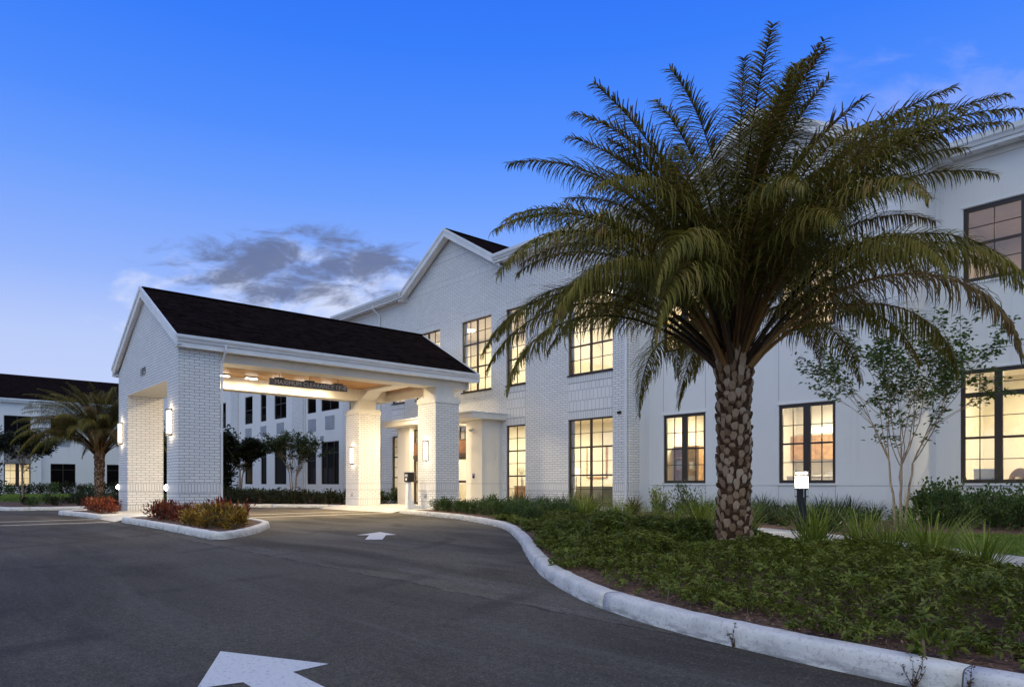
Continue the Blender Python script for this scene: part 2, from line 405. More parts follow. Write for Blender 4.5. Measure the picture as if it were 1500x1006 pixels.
# ------------------------------------------------------------------ mesh helpers
class MB:
    """collects faces with box-projected UVs and builds ONE mesh object"""
    def __init__(s): s.v = []; s.f = []; s.m = []; s.uv = []; s.mats = []

    def mi(s, name):
        if name not in s.mats: s.mats.append(name)
        return s.mats.index(name)

    def face(s, pts, mname, uvs=None):
        i = len(s.v); s.v += [tuple(p) for p in pts]; s.f.append(tuple(range(i, i + len(pts)))); s.m.append(s.mi(mname))
        if uvs is None:
            a, b_, c = Vector(pts[0]), Vector(pts[1]), Vector(pts[2])
            n = (b_ - a).cross(c - a)
            k = max(range(3), key=lambda q: abs(n[q]))
            uvs = [((p[1], p[2]), (p[0], p[2]), (p[0], p[1]))[k] for p in pts]
        s.uv.append(uvs)

    def box(s, x0, x1, y0, y1, z0, z1, m, skip=''):
        P = lambda x, y, z: (x, y, z)
        if 'f' not in skip: s.face([P(x0, y0, z0), P(x1, y0, z0), P(x1, y0, z1), P(x0, y0, z1)], m)
        if 'b' not in skip: s.face([P(x1, y1, z0), P(x0, y1, z0), P(x0, y1, z1), P(x1, y1, z1)], m)
        if 'l' not in skip: s.face([P(x0, y1, z0), P(x0, y0, z0), P(x0, y0, z1), P(x0, y1, z1)], m)
        if 'r' not in skip: s.face([P(x1, y0, z0), P(x1, y1, z0), P(x1, y1, z1), P(x1, y0, z1)], m)
        if 't' not in skip: s.face([P(x0, y0, z1), P(x1, y0, z1), P(x1, y1, z1), P(x0, y1, z1)], m)
        if 'd' not in skip: s.face([P(x0, y1, z0), P(x1, y1, z0), P(x1, y0, z0), P(x0, y0, z0)], m)

    def wall(s, x0, x1, z0, z1, y, holes, m, depth=.12):
        """front-facing (-y) wall with openings (x0,x1,z0,z1) and their reveals"""
        xs = sorted({x0, x1, *[h[i] for h in holes for i in (0, 1)]}); zs = sorted({z0, z1, *[h[i] for h in holes for i in (2, 3)]})
        for a, b_ in zip(xs, xs[1:]):
            for c, d in zip(zs, zs[1:]):
                mx, mz = (a + b_) / 2, (c + d) / 2
                if mx < x0 or mx > x1 or mz < z0 or mz > z1: continue
                if any(h[0] < mx < h[1] and h[2] < mz < h[3] for h in holes): continue
                s.face([(a, y, c), (b_, y, c), (b_, y, d), (a, y, d)], m)
        for h in holes:
            a, b_, c, d = h; e = y + depth
            s.face([(a, y, c), (a, y, d), (a, e, d), (a, e, c)], m)
            s.face([(b_, y, c), (b_, e, c), (b_, e, d), (b_, y, d)], m)
            s.face([(a, y, c), (a, e, c), (b_, e, c), (b_, y, c)], m)
            s.face([(a, y, d), (b_, y, d), (b_, e, d), (a, e, d)], m)

    def cyl(s, p0, p1, r0, r1, m, n=10, caps=True):
        p0, p1 = Vector(p0), Vector(p1); d = (p1 - p0).normalized()
        a = d.orthogonal().normalized(); b_ = d.cross(a)
        r = lambda p, q, k: p + (a * math.cos(k) + b_ * math.sin(k)) * q
        A = [2 * math.pi * i / n for i in range(n)]
        for i in range(n):
            k, l = A[i], A[(i + 1) % n]
            s.face([r(p0, r0, k), r(p0, r0, l), r(p1, r1, l), r(p1, r1, k)], m)
        if caps:
            s.face([r(p0, r0, k) for k in reversed(A)], m); s.face([r(p1, r1, k) for k in A], m)

    def tube(s, pts, rad, m, n=6):
        pts = [Vector(p) for p in pts]
        rings = []
        prev = None
        for i, p in enumerate(pts):
            d = (pts[min(i + 1, len(pts) - 1)] - pts[max(i - 1, 0)]).normalized()
            a = d.orthogonal().normalized() if prev is None else (prev - d * prev.dot(d)).normalized()
            prev = a; b_ = d.cross(a); rr = rad[i] if hasattr(rad, '__len__') else rad
            rings.append([p + (a * math.cos(2 * math.pi * k / n) + b_ * math.sin(2 * math.pi * k / n)) * rr for k in range(n)])
        base_i = len(s.v)
        for rg in rings: s.v += [tuple(q) for q in rg]
        k_m = s.mi(m)
        for i in range(len(rings) - 1):
            for k in range(n):
                l = (k + 1) % n
                s.f.append((base_i + i * n + k, base_i + i * n + l, base_i + (i + 1) * n + l, base_i + (i + 1) * n + k)); s.m.append(k_m)
                s.uv.append([(0, 0), (1, 0), (1, 1), (0, 1)])

    def mesh(s, name, smooth=False):
        me = bpy.data.meshes.new(name); me.from_pydata(s.v, [], s.f)
        for n in s.mats: me.materials.append(MATS[n])
        me.polygons.foreach_set('material_index', s.m)
        ul = me.uv_layers.new(name='UVMap')
        ul.data.foreach_set('uv', [c for f in s.uv for p in f for c in p])
        if smooth: me.polygons.foreach_set('use_smooth', [True] * len(me.polygons))
        me.update(); return me

    def build(s, name, parent=None, smooth=False):
        return link(name, s.mesh(name, smooth), parent)


def link(name, me, parent=None):
    o = bpy.data.objects.new(name, me); COL.objects.link(o)
    if parent is not None:
        o.parent = parent
        if parent.get('wbuild'):    # parent keeps its children's meshes in world coordinates
            o.matrix_parent_inverse = Matrix.LocRotScale(parent.location, parent.rotation_euler, None).inverted()
    return o


def tag(o, label=None, cat=None, group=None, kind=None):
    if label: o['label'] = label
    if cat: o['category'] = cat
    if group: o['group'] = group
    if kind: o['kind'] = kind
    return o


def thing(name, label, cat, loc=(0, 0, 0), group=None, rz=0.0, world=False):
    o = bpy.data.objects.new(name, None); COL.objects.link(o); o.location = loc; o.rotation_euler = (0, 0, rz)
    o.empty_display_size = .2
    if world: o['wbuild'] = 1
    return tag(o, label, cat, group)


KIDS = {}


def copy_tree(o, parent=None):
    c = o.copy(); COL.objects.link(c)
    if parent is not None: c.parent = parent
    for ch in [x for x in bpy.data.objects if x.parent == o]: copy_tree(ch, c)
    return c


def place(o, loc, rz=0.0, sc=1.0, label=None, group=None):
    o.location = loc; o.rotation_euler = (0, 0, rz); o.scale = (sc, sc, sc)
    if label: o['label'] = label
    if group: o['group'] = group
    return o


def np_mesh(name, V, T, mname, mi=None, mats=None):
    """V (n,3), T (m,3) triangles"""
    me = bpy.data.meshes.new(name)
    V = np.asarray(V, np.float32); T = np.asarray(T, np.int32)
    me.vertices.add(len(V)); me.vertices.foreach_set('co', V.ravel())
    me.loops.add(T.size); me.loops.foreach_set('vertex_index', T.ravel())
    me.polygons.add(len(T)); me.polygons.foreach_set('loop_start', np.arange(0, T.size, 3, dtype=np.int32))
    for n in (mats or [mname]): me.materials.append(MATS[n])
    if mi is not None: me.polygons.foreach_set('material_index', np.asarray(mi, np.int32))
    me.update(calc_edges=True); me.validate()
    return me


def norm(a): return a / np.maximum(np.linalg.norm(a, axis=-1, keepdims=True), 1e-9)


def leaf_arrays(P, D, N, L, Wd, fold=.25, droop=.15):
    """kite leaves from P along D with normal N"""
    P = np.asarray(P, float); D = norm(np.asarray(D, float)); n = len(P)
    Sd = norm(np.cross(D, N)); N = norm(np.cross(Sd, D))
    L = np.broadcast_to(L, (n,))[:, None]; Wd = np.broadcast_to(Wd, (n,))[:, None]
    mid = P + D * L * .45
    l = mid + Sd * Wd * .5 + N * Wd * fold; r = mid - Sd * Wd * .5 + N * Wd * fold
    t = P + D * L - N * L * droop
    V = np.stack([P, l, t, r], 1).reshape(-1, 3)
    i = np.arange(n)[:, None] * 4
    T = np.concatenate([i + np.array([0, 2, 1]), i + np.array([0, 3, 2])], 0)
    return V, T


def blades(P, D, L, Wd, droop, seg=4, up=None):
    """grass blades: start P, initial direction D, bending down by droop"""
    P = np.asarray(P, float); D = norm(np.asarray(D, float)); n = len(P)
    L = np.broadcast_to(L, (n,)).astype(float); Wd = np.broadcast_to(Wd, (n,)).astype(float); droop = np.broadcast_to(droop, (n,)).astype(float)
    H = D.copy(); H[:, 2] = 0; H = norm(H + 1e-6)
    Sd = norm(np.cross(H, np.array([0, 0, 1.0])))
    el = np.arcsin(np.clip(D[:, 2], -1, 1))
    pts = [P]; cur = P.copy()
    for k in range(seg):
        a = el - droop * ((k + .5) / seg) ** 1.4
        cur = cur + (H * np.cos(a)[:, None] + np.array([0, 0, 1.0]) * np.sin(a)[:, None]) * (L / seg)[:, None]
        pts.append(cur)
    rows = []
    for k, p in enumerate(pts[:-1]):
        w = Wd * (1 - .75 * (k / seg) ** 2) * .5
        rows += [p - Sd * w[:, None], p + Sd * w[:, None]]
    rows.append(pts[-1])
    V = np.stack(rows, 1); m = V.shape[1]; V = V.reshape(-1, 3)
    tri = []
    for k in range(seg - 1):
        a = 2 * k; tri += [(a, a + 1, a + 3), (a, a + 3, a + 2)]
    a = 2 * (seg - 1); tri.append((a, a + 1, a + 2))
    T = (np.arange(n)[:, None, None] * m + np.array(tri)[None]).reshape(-1, 3)
    return V, T


def merge(parts):
    Vs, Ts, Ms = [], [], []; off = 0
    for V, T, mi in parts:
        Vs.append(V); Ts.append(T + off); Ms.append(np.full(len(T), mi)); off += len(V)
    return np.concatenate(Vs), np.concatenate(Ts), np.concatenate(Ms)


def spline(pts, step=.25, closed=False):
    P = [Vector((p[0], p[1], 0)) for p in pts]; n = len(P); out_ = []
    rngi = range(n) if closed else range(n - 1)
    for i in rngi:
        g_ = lambda k: P[k % n] if closed else P[min(max(k, 0), n - 1)]
        p0, p1, p2, p3 = g_(i - 1), g_(i), g_(i + 1), g_(i + 2)
        k = max(1, int((p2 - p1).length / step))
        for j in range(k):
            t = j / k
            out_.append(.5 * ((2 * p1) + (p2 - p0) * t + (2 * p0 - 5 * p1 + 4 * p2 - p3) * t * t + (3 * p1 - p0 - 3 * p2 + p3) * t ** 3))
    if not closed: out_.append(P[-1])
    return out_


KERB = [(.0, -.03), (.006, .05), (.012, .105), (.020, .130), (.036, .146), (.060, .152), (.160, .153), (.182, .148), (.190, .128), (.190, -.03)]


def kerb(name, path, closed=False, joint=3.05, seed=1, mname='kerb_paint', ramp0=0, ramp1=0):
    """sweep of the kerb profile, interior on the left, cut at its joints"""
    mb = MB(); rnd = random.Random(seed)
    pts = path + ([path[0]] if closed else []); n = len(pts)
    nor = []
    for i in range(n):
        a = pts[(i - 1) % (n - 1)] if closed and i in (0, n - 1) else pts[max(i - 1, 0)]
        c = pts[1] if closed and i in (0, n - 1) else pts[min(i + 1, n - 1)]
        d = (c - a).normalized(); nor.append(Vector((-d.y, d.x, 0)))
    acc = [0.0]
    for i in range(1, n): acc.append(acc[-1] + (pts[i] - pts[i - 1]).length)
    tot = acc[-1]
    jit = [(rnd.uniform(-.006, .006), rnd.uniform(-.005, .005)) for _ in range(n)]
    if closed: jit[-1] = jit[0]
    rings = []
    for i in range(n):
        h = 1.0
        if ramp0 and acc[i] < ramp0: h = .12 + .88 * acc[i] / ramp0
        if ramp1 and tot - acc[i] < ramp1: h = .12 + .88 * (tot - acc[i]) / ramp1
        rings.append([pts[i] + nor[i] * (q[0] + jit[i][0]) + Vector((0, 0, q[1] * (h if q[1] > 0 else 1) + (jit[i][1] if q[1] > .05 else 0))) for q in KERB])
    since = 0.0; k_m = mb.mi(mname); j_m = mb.mi('concrete_joint')
    for i in range(n - 1):
        ln = (pts[i + 1] - pts[i]).length; A, B = rings[i], rings[i + 1]
        since += ln; cut = since > joint
        if cut: since = 0
        if cut:
            gp = min(.009 / max(ln, .01), .4)
            Bs = [a.lerp(b_, 1 - gp) for a, b_ in zip(A, B)]
            dd = [p + Vector((0, 0, -.006 if KERB[k][1] > .03 else 0)) + nor[i] * (.006 if k < 4 else 0) for k, p in enumerate(Bs)]
            de = [p + Vector((0, 0, -.006 if KERB[k][1] > .03 else 0)) + nor[i] * (.006 if k < 4 else 0) for k, p in enumerate(B)]
            for k in range(len(KERB) - 1):
                mb.face([A[k], Bs[k], Bs[k + 1], A[k + 1]], mname); mb.face([dd[k], de[k], de[k + 1], dd[k + 1]], 'concrete_joint')
                mb.face([Bs[k], dd[k], dd[k + 1], Bs[k + 1]], 'concrete_joint'); mb.face([de[k], B[k], B[k + 1], de[k + 1]], 'concrete_joint')
        else:
            for k in range(len(KERB) - 1): mb.face([A[k], B[k], B[k + 1], A[k + 1]], mname)
    if not closed:
        mb.face(list(reversed(rings[0])), mname); mb.face(rings[-1], mname)
    o = mb.build(name)
    bm = bmesh.new(); bm.from_mesh(o.data); bmesh.ops.remove_doubles(bm, verts=bm.verts, dist=.0005)
    for f in bm.faces: f.smooth = True
    bm.to_mesh(o.data); bm.free()
    tag(o, kind='structure'); return o


def offset(path, d, closed=False):
    n = len(path); r = []
    for i in range(n):
        a = path[(i - 1) % n] if closed else path[max(i - 1, 0)]; c = path[(i + 1) % n] if closed else path[min(i + 1, n - 1)]
        dd = (c - a).normalized(); r.append(path[i] + Vector((-dd.y, dd.x, 0)) * d)
    return r


def poly(name, pts, z, mname, kind='structure', sub=False, amp=0.0):
    bm = bmesh.new()
    f = bm.faces.new([bm.verts.new((p[0], p[1], z)) for p in pts])
    if f.normal.z < 0: f.normal_flip()
    bmesh.ops.triangulate(bm, faces=[f])
    me = bpy.data.meshes.new(name); bm.to_mesh(me); bm.free(); me.materials.append(MATS[mname])
    return tag(link(name, me), kind=kind)


def inside(P, poly_):
    x, y = P[:, 0], P[:, 1]; r = np.zeros(len(P), bool); n = len(poly_); j = n - 1
    for i in range(n):
        xi, yi, xj, yj = poly_[i][0], poly_[i][1], poly_[j][0], poly_[j][1]
        c = ((yi > y) != (yj > y)) & (x < (xj - xi) * (y - yi) / (yj - yi + 1e-12) + xi)
        r ^= c; j = i
    return r


def dist_to(P, path):
    A = np.array([(p.x, p.y) for p in path]); r = np.full(len(P), 1e9)
    for k in range(0, len(P), 4000): r[k:k + 4000] = np.sqrt(((P[k:k + 4000, None, :2] - A[None]) ** 2).sum(-1)).min(1)
    return r
# ------------------------------------------------------------------ ground
def sheet(name, x0, x1, y0, y1, z, m):
    mb = MB(); mb.face([(x0, y0, z), (x1, y0, z), (x1, y1, z), (x0, y1, z)], m); return tag(mb.build(name), kind='structure')


sheet('ground', -1500, 1500, -1500, 1500, -.03, 'terrain')
sheet('road', -140, 60, -60, 24, 0, 'asphalt')
main_path = spline([(-23.45, 14.75), (-21.97, 14.36), (-19.55, 13.85), (-17.2, 13.25), (-13.65, 11.67), (-10.6, 9.5), (-8.18, 7.53), (-6.58, 6.26), (-5.73, 5.67), (-4.69, 5.06),
                    (-3.93, 4.73), (-3.35, 4.55), (-2.84, 4.44), (-2.17, 4.34), (-1.5, 4.29), (-.6, 4.30), (.8, 4.5), (3, 5.1), (7, 6.8)], .16)
kerb('kerb_strip', main_path, seed=3, ramp0=.5)
inner = offset(main_path, .18)
poly('planting_bed', [(p.x, p.y) for p in inner] + [(7, 24), (-22.2, 24), (-22.2, 15.0), (-23.4, 15.0)], .125, 'mulch')
isl_a = spline([(-23.45, 5.05), (-21, 4.95), (-18.5, 4.91), (-15.4, 4.82), (-14.75, 4.82), (-14.6, 5.02), (-15.0, 5.5), (-15.7, 6.05), (-16.4, 6.5), (-18, 7.35), (-20, 7.72), (-22, 7.75), (-23.35, 7.72), (-23.47, 7.4), (-23.47, 6.2)], .14, True)
kerb('kerb_strip', isl_a, True, 3.0, 5)
poly('planting_bed', [(p.x, p.y) for p in offset(isl_a, .18, True)], .125, 'mulch')
isl_b = spline([(-30.3, 4.42), (-28.4, 4.66), (-26.2, 4.78), (-25.75, 4.95), (-25.75, 6.2), (-26.2, 7.6), (-28, 7.75), (-30.2, 7.75), (-30.9, 7.2), (-31.1, 6), (-30.8, 4.75)], .14, True)
kerb('kerb_strip', isl_b, True, 3.0, 6)
poly('planting_bed', [(p.x, p.y) for p in offset(isl_b, .18, True)], .125, 'mulch')
back_path = spline([(-84, 1.2), (-60, 2.6), (-48, 3.4), (-43.5, 3.6), (-39, 3.2), (-36.6, 3.2), (-35.7, 3.9), (-35.4, 5.6), (-35.1, 8.5), (-34.4, 11), (-33.3, 13.0), (-31.8, 14.4), (-29.8, 15.35)], .3)
kerb('kerb_strip', back_path, seed=8)
bi = offset(back_path, .18)
poly('planting_bed', [(p.x, p.y) for p in bi] + [(-29.75, 20.6), (-84.9, 20.6), (-84.9, 1.4)], .125, 'mulch')
poly('lawn', [(-84, 3.0), (-60, 3.6), (-48.5, 4.4), (-47, 6.5), (-49, 9.5), (-60, 11), (-79, 12), (-79, 20), (-84, 20)], .131, 'lawn_base')
mb = MB()                                                     # entrance paving with its ramp to the drive
mb.box(-29.74, -22.2, 15.35, 19.5, .0, .15, 'concrete')
mb.face([(-29.74, 14.5, .003), (-23.5, 14.5, .003), (-23.5, 15.35, .15), (-29.74, 15.35, .15)], 'concrete')
mb.box(-23.5, -22.2, 14.98, 15.35, .0, .149, 'concrete')
for x in (-27.6, -25.4, -23.5): mb.box(x - .008, x + .008, 15.36, 18.3, .15, .1525, 'concrete_joint')
mb.box(-29.7, -22.3, 17.2, 17.216, .15, .153, 'concrete_joint')
tag(mb.build('pavement'), kind='structure')
mb = MB()                                                     # paving through the front opening of the canopy
mb.box(-25.72, -23.5, 5.55, 7.85, 0, .145, 'concrete')
mb.face([(-25.72, 4.85, .004), (-23.5, 4.85, .004), (-23.5, 5.55, .145), (-25.72, 5.55, .145)], 'concrete')
mb.face([(-25.72, 7.85, .145), (-23.5, 7.85, .145), (-23.5, 8.5, .004), (-25.72, 8.5, .004)], 'concrete')
mb.box(-28.55, -25.72, 5.4, 7.5, .05, .138, 'concrete')
tag(mb.build('pavement'), kind='structure')
far_e = spline([(-22.2, 18.7), (-19.5, 18.0), (-15.85, 16.9), (-12.07, 15.8), (-8.6, 14.85), (-6.6, 14.1), (-4.9, 13.1), (-2.46, 11.54), (0, 9.9), (4, 7.4)], .5)
near_e = spline([(-22.2, 17.2), (-19.9, 16.6), (-16.3, 15.5), (-12.6, 14.4), (-9.2, 13.4), (-7.4, 12.7), (-5.5, 11.75), (-3.4, 10.45), (-1, 8.9), (3.2, 6.2)], .5)
walk_poly = [(p.x, p.y) for p in near_e] + [(p.x, p.y) for p in reversed(far_e)]
poly('path', walk_poly, .15, 'concrete')
mb = MB()
k = min(len(near_e), len(far_e))
for i in range(2, k - 1, 3):
    j = int(i * (len(far_e) - 1) / (len(near_e) - 1)); a, b_ = near_e[i], far_e[j]; d = (b_ - a).normalized(); q = Vector((-d.y, d.x, 0)) * .007
    z = Vector((0, 0, .1525)); mb.face([a - q + z, a + q + z, b_ + q + z, b_ - q + z], 'concrete_joint')
tag(mb.build('path_joint'), kind='structure')
lawn_poly = [(-5.2, 13.5), (-3.6, 12.5), (-1.5, 11.1), (1, 9.6), (5, 7.2), (7, 16), (-1, 17.4), (-4.2, 16.2), (-5.4, 15.2)]
poly('lawn', lawn_poly, .134, 'lawn_base')


def flat(name, pts, z=.004, m='road_paint'):
    mb = MB(); mb.face([(x, y, z) for x, y in pts], m); return tag(mb.build(name), kind='structure')


for x in (-25.55, -23.4):
    flat('crosswalk_line', [(x - .075, -7), (x + .075, -7), (x + .075, 4.7), (x - .075, 4.7)])
    flat('crosswalk_line', [(x - .075, 8.6), (x + .075, 8.6), (x + .075, 14.4), (x - .075, 14.4)])
o = flat('road_arrow', [(-14.38, 8.55), (-13.87, 7.65), (-13.69, 7.86), (-12.66, 7.17), (-12.43, 7.44), (-13.44, 8.14), (-13.37, 8.37)])
o = flat('road_arrow', [(-4.88, 1.65), (-4.08, 1.25), (-4.03, 1.49), (-2.5, 1.49), (-2.5, 1.80), (-4.05, 1.80), (-4.08, 2.05)])


# ------------------------------------------------------------------ windows, rooms, trim
def window(parent, x0, x1, z0, z1, T, bays, secs, lit=True, name='window', edge=.055, mull=.075, rail=.06, munt=.022, rec=.07, mc=2, mr=2, frame='bronze_frame', label=None):
    """bays: relative widths; secs: list of (relative height, muntin columns, muntin rows) from the bottom"""
    y0, y1 = T + rec, T + rec + .065; mb = MB(); p = .003
    W_ = x1 - x0; H_ = z1 - z0
    mb.box(x0, x0 + edge, y0, y1, z0, z1, frame); mb.box(x1 - edge, x1, y0, y1, z0, z1, frame)
    mb.box(x0 + edge, x1 - edge, y0, y1, z0, z0 + edge, frame); mb.box(x0 + edge, x1 - edge, y0, y1, z1 - edge, z1, frame)
    inx0, inx1, inz0, inz1 = x0 + edge, x1 - edge, z0 + edge, z1 - edge
    tot = sum(s[0] for s in secs); hz = (inz1 - inz0) - rail * (len(secs) - 1); z = inz0; zr = []
    for i, s in enumerate(secs):
        h = hz * s[0] / tot; zr.append((z, z + h, s)); z += h
        if i < len(secs) - 1: mb.box(inx0, inx1, y0 - p, y1, z, z + rail, frame); z += rail
    tb = sum(bays); wx = (inx1 - inx0) - mull * (len(bays) - 1); x = inx0; xr = []
    for i, b_ in enumerate(bays):
        w = wx * b_ / tb; xr.append((x, x + w)); x += w
        if i < len(bays) - 1: mb.box(x, x + mull, y0 - 2 * p, y1 + p, inz0, inz1, frame); x += mull
    ym0, ym1 = y0 + .018, y1 - .012
    for (a, b_) in xr:
        for (c, d, s) in zr:
            for q in range(1, s[1]): xm = a + (b_ - a) * q / s[1]; mb.box(xm - munt / 2, xm + munt / 2, ym0, ym1, c, d, frame)
            for q in range(1, s[2]): zm = c + (d - c) * q / s[2]; mb.box(a, b_, ym0 + p, ym1 + p, zm - munt / 2, zm + munt / 2, frame)
    o = mb.build(name, parent)
    if label: o['label'] = label
    g_ = MB(); yp = y0 + .035
    g_.face([(inx0, yp, inz0), (inx1, yp, inz0), (inx1, yp, inz1), (inx0, yp, inz1)], 'window_glass' if lit else 'dark_glass')
    pn = g_.build('pane'); pn.parent = o
    if not parent.get('wbuild'): pass
    return o


def sill(parent, x0, x1, z, T, m='cap_stone'):
    mb = MB(); mb.box(x0 - .03, x1 + .03, T - .045, T + .10, z - .06, z - .004, m); return mb.build('sill', parent)


def room(parent, x0, x1, y0, y1, z0, z1, watts, wall='interior_wall', n=1, col=(1, .86, .60), fix=True):
    mb = MB(); e = .004
    mb.face([(x0, y1, z0), (x1, y1, z0), (x1, y1, z1), (x0, y1, z1)], wall)
    mb.face([(x0, y0, z0), (x0, y1, z0), (x0, y1, z1), (x0, y0, z1)], wall); mb.face([(x1, y0, z0), (x1, y0, z1), (x1, y1, z1), (x1, y1, z0)], wall)
    mb.face([(x0, y0, z1), (x1, y0, z1), (x1, y1, z1), (x0, y1, z1)], 'interior_wall'); mb.face([(x0, y0, z0), (x0, y1, z0), (x1, y1, z0), (x1, y0, z0)], 'interior_floor')
    o = mb.build('interior', parent)
    for i in range(n):
        x = x0 + (x1 - x0) * (i + .5) / n; y = y0 + (y1 - y0) * .5
        ld = bpy.data.lights.new('ceiling_light', 'AREA'); ld.energy = watts * 2.1; ld.color = col; ld.size = .7
        lo = bpy.data.objects.new('ceiling_light', ld); COL.objects.link(lo); lo.location = (x, y, z1 - .14)
        if parent.get('wbuild') is None: lo.parent = parent
        if fix:
            f = MB(); f.cyl((x, y, z1 - .10), (x, y, z1 - .004), .26, .30, 'room_glow', 20); f.cyl((x, y, z1 - .03), (x, y, z1 - .003), .33, .33, 'lamp_white', 20)
            fo = f.build('ceiling_fixture'); fo.parent = o
    return o


def soldier(mb, x0, x1, z0, z1, T, m='soldier_brick', d=.004):
    du = (x0 * 7.1) % 1
    pts = [(x0, T - d, z0), (x1, T - d, z0), (x1, T - d, z1), (x0, T - d, z1)]
    uv = [(p[0] - x0, (p[2] - z0) * .29 / max(z1 - z0, .01) if m == 'soldier_brick' else p[2] - z0) for p in pts]
    mb.face(pts, m, uv); mb.face([(x0, T - d, z1), (x1, T - d, z1), (x1, T, z1), (x0, T, z1)], m)
    # dark joint above and below the band
    for z in (z0, z1): mb.box(x0, x1, T - d - .001, T, z - .007, z + .007, 'stucco_joint')


def prism(mb, pts, y0, y1, m, uvs=None):
    """polygon in x-z swept along y"""
    n = len(pts)
    mb.face([(p[0], y0, p[1]) for p in pts], m); mb.face([(p[0], y1, p[1]) for p in reversed(pts)], m)
    for i in range(n):
        a, b_ = pts[i], pts[(i + 1) % n]; mb.face([(a[0], y0, a[1]), (a[0], y1, a[1]), (b_[0], y1, b_[1]), (b_[0], y0, b_[1])], m)


def roof_plane(mb, a, b_, y0, y1, m='roof_shingle'):
    """sloping roof face from eave a (x,z) to ridge b, with UVs in metres along the slope"""
    L = math.hypot(b_[0] - a[0], b_[1] - a[1])
    mb.face([(a[0], y0, a[1]), (a[0], y1, a[1]), (b_[0], y1, b_[1]), (b_[0], y0, b_[1])], m, [(y0, 0), (y1, 0), (y1, L), (y0, L)])


def gable_roof(parent, cx, hw, ze, zr, y0, y1, th=.16, name='roof'):
    mb = MB(); 
    roof_plane(mb, (cx - hw, ze), (cx, zr), y0, y1); roof_plane(mb, (cx + hw, ze), (cx, zr), y0, y1)
    for s in (-1, 1):                                          # soffit side and ends, slightly below
        mb.face([(cx + s * hw, y0, ze - .02), (cx + s * hw, y1, ze - .02), (cx, y1, zr - .06), (cx, y0, zr - .06)], 'white_trim')
    L = MB()
    mb.box(cx - .12, cx + .12, y0, y1, zr - .035, zr + .012, 'roof_shingle')
    return mb.build(name, parent)


def rake(parent, cx, hw, ze, zr, y, h=.34, dep=.05, under=.3):
    mb = MB()
    for s in (-1, 1):
        a = (cx + s * hw, ze); r = (cx, zr)
        prism(mb, [(a[0], a[1] - h), (a[0], a[1]), (r[0], r[1]), (r[0], r[1] - h * 1.12)], y, y + dep, 'white_trim')
        prism(mb, [(a[0] + s * .02, a[1] - .10), (a[0] + s * .02, a[1] + .02), (r[0], r[1] + .022), (r[0], r[1] - .11)], y - .03, y, 'white_trim')
        # sloped soffit back to the wall
        mb.face([(a[0], y + dep, a[1] - h + .04), (a[0], y + dep + under, a[1] - h + .04), (r[0], y + dep + under, r[1] - h * 1.12 + .04), (r[0], y + dep, r[1] - h * 1.12 + .04)], 'white_trim')
    return mb.build('rake_board', parent)


def cornice(parent, x0, x1, T, zs=10.58, zt=10.9, ov=.45, m='white_trim'):
    mb = MB()
    mb.box(x0, x1, T - ov, T + .3, zs, zs + .06, m)                     # soffit
    mb.box(x0, x1, T - .05, T, zs - .16, zs - .003, m)                  # frieze
    mb.box(x0, x1, T - ov - .03, T - ov, zs - .03, zs + .20, m)         # fascia
    n = int((x1 - x0) / .6)
    for i in range(n): xx = x0 + (i + .5) * (x1 - x0) / n; mb.box(xx - .05, xx + .05, T - ov * .6, T - ov * .5, zs - .003, zs, 'stucco_joint')
    o = mb.build('cornice', parent)
    g_ = MB(); y = T - ov - .03                                          # ogee gutter
    prof = [(y - .003, zs + .06), (y - .05, zs + .07), (y - .075, zs + .14), (y - .12, zs + .20), (y - .125, zt), (y - .115, zt), (y - .003, zt - .02)]
    for i in range(len(prof) - 1):
        a, b_ = prof[i], prof[i + 1]; g_.face([(x0, a[0], a[1]), (x1, a[0], a[1]), (x1, b_[0], b_[1]), (x0, b_[0], b_[1])], 'gutter_metal')
    g_.face([(x0, p[0], p[1]) for p in prof], 'gutter_metal'); g_.face([(x1, p[0], p[1]) for p in reversed(prof)], 'gutter_metal')
    gu = g_.build('gutter'); gu.parent = o
    return o


def side_cornice(parent, x, y0, y1, zs=10.58, zt=10.9, ov=.45):
    mb = MB(); mb.box(x - .2, x + ov, y0, y1, zs, zs + .06, 'white_trim'); mb.box(x, x + .05, y0, y1, zs - .16, zs - .003, 'white_trim')
    mb.box(x + ov, x + ov + .12, y0, y1, zs + .06, zt, 'gutter_metal'); mb.box(x + ov, x + ov + .03, y0, y1, zs - .03, zs + .06, 'white_trim')
    return mb.build('cornice', parent)


def downspout(parent, x, y, z0, z1, r=.055, head=None, name='downspout'):
    mb = MB(); pts = []
    if head: pts += [head, (head[0], head[1], head[2] - .15), (x, y, z1 - .05)]
    else: pts += [(x, y, z1)]
    pts += [(x, y, z1 - .3), (x, y, z0 + .22), (x, y - .02, z0 + .12), (x, y - .22, z0 + .04)]
    for a, b_ in zip(pts, pts[1:]): mb.cyl(a, b_, r, r, 'downspout_metal', 8)
    z = z1 - .8
    while z > z0 + .5: mb.box(x - r - .012, x + r + .012, y - r - .01, y + r + .02, z - .02, z + .02, 'downspout_metal'); z -= 2.4
    return mb.build(name, parent)


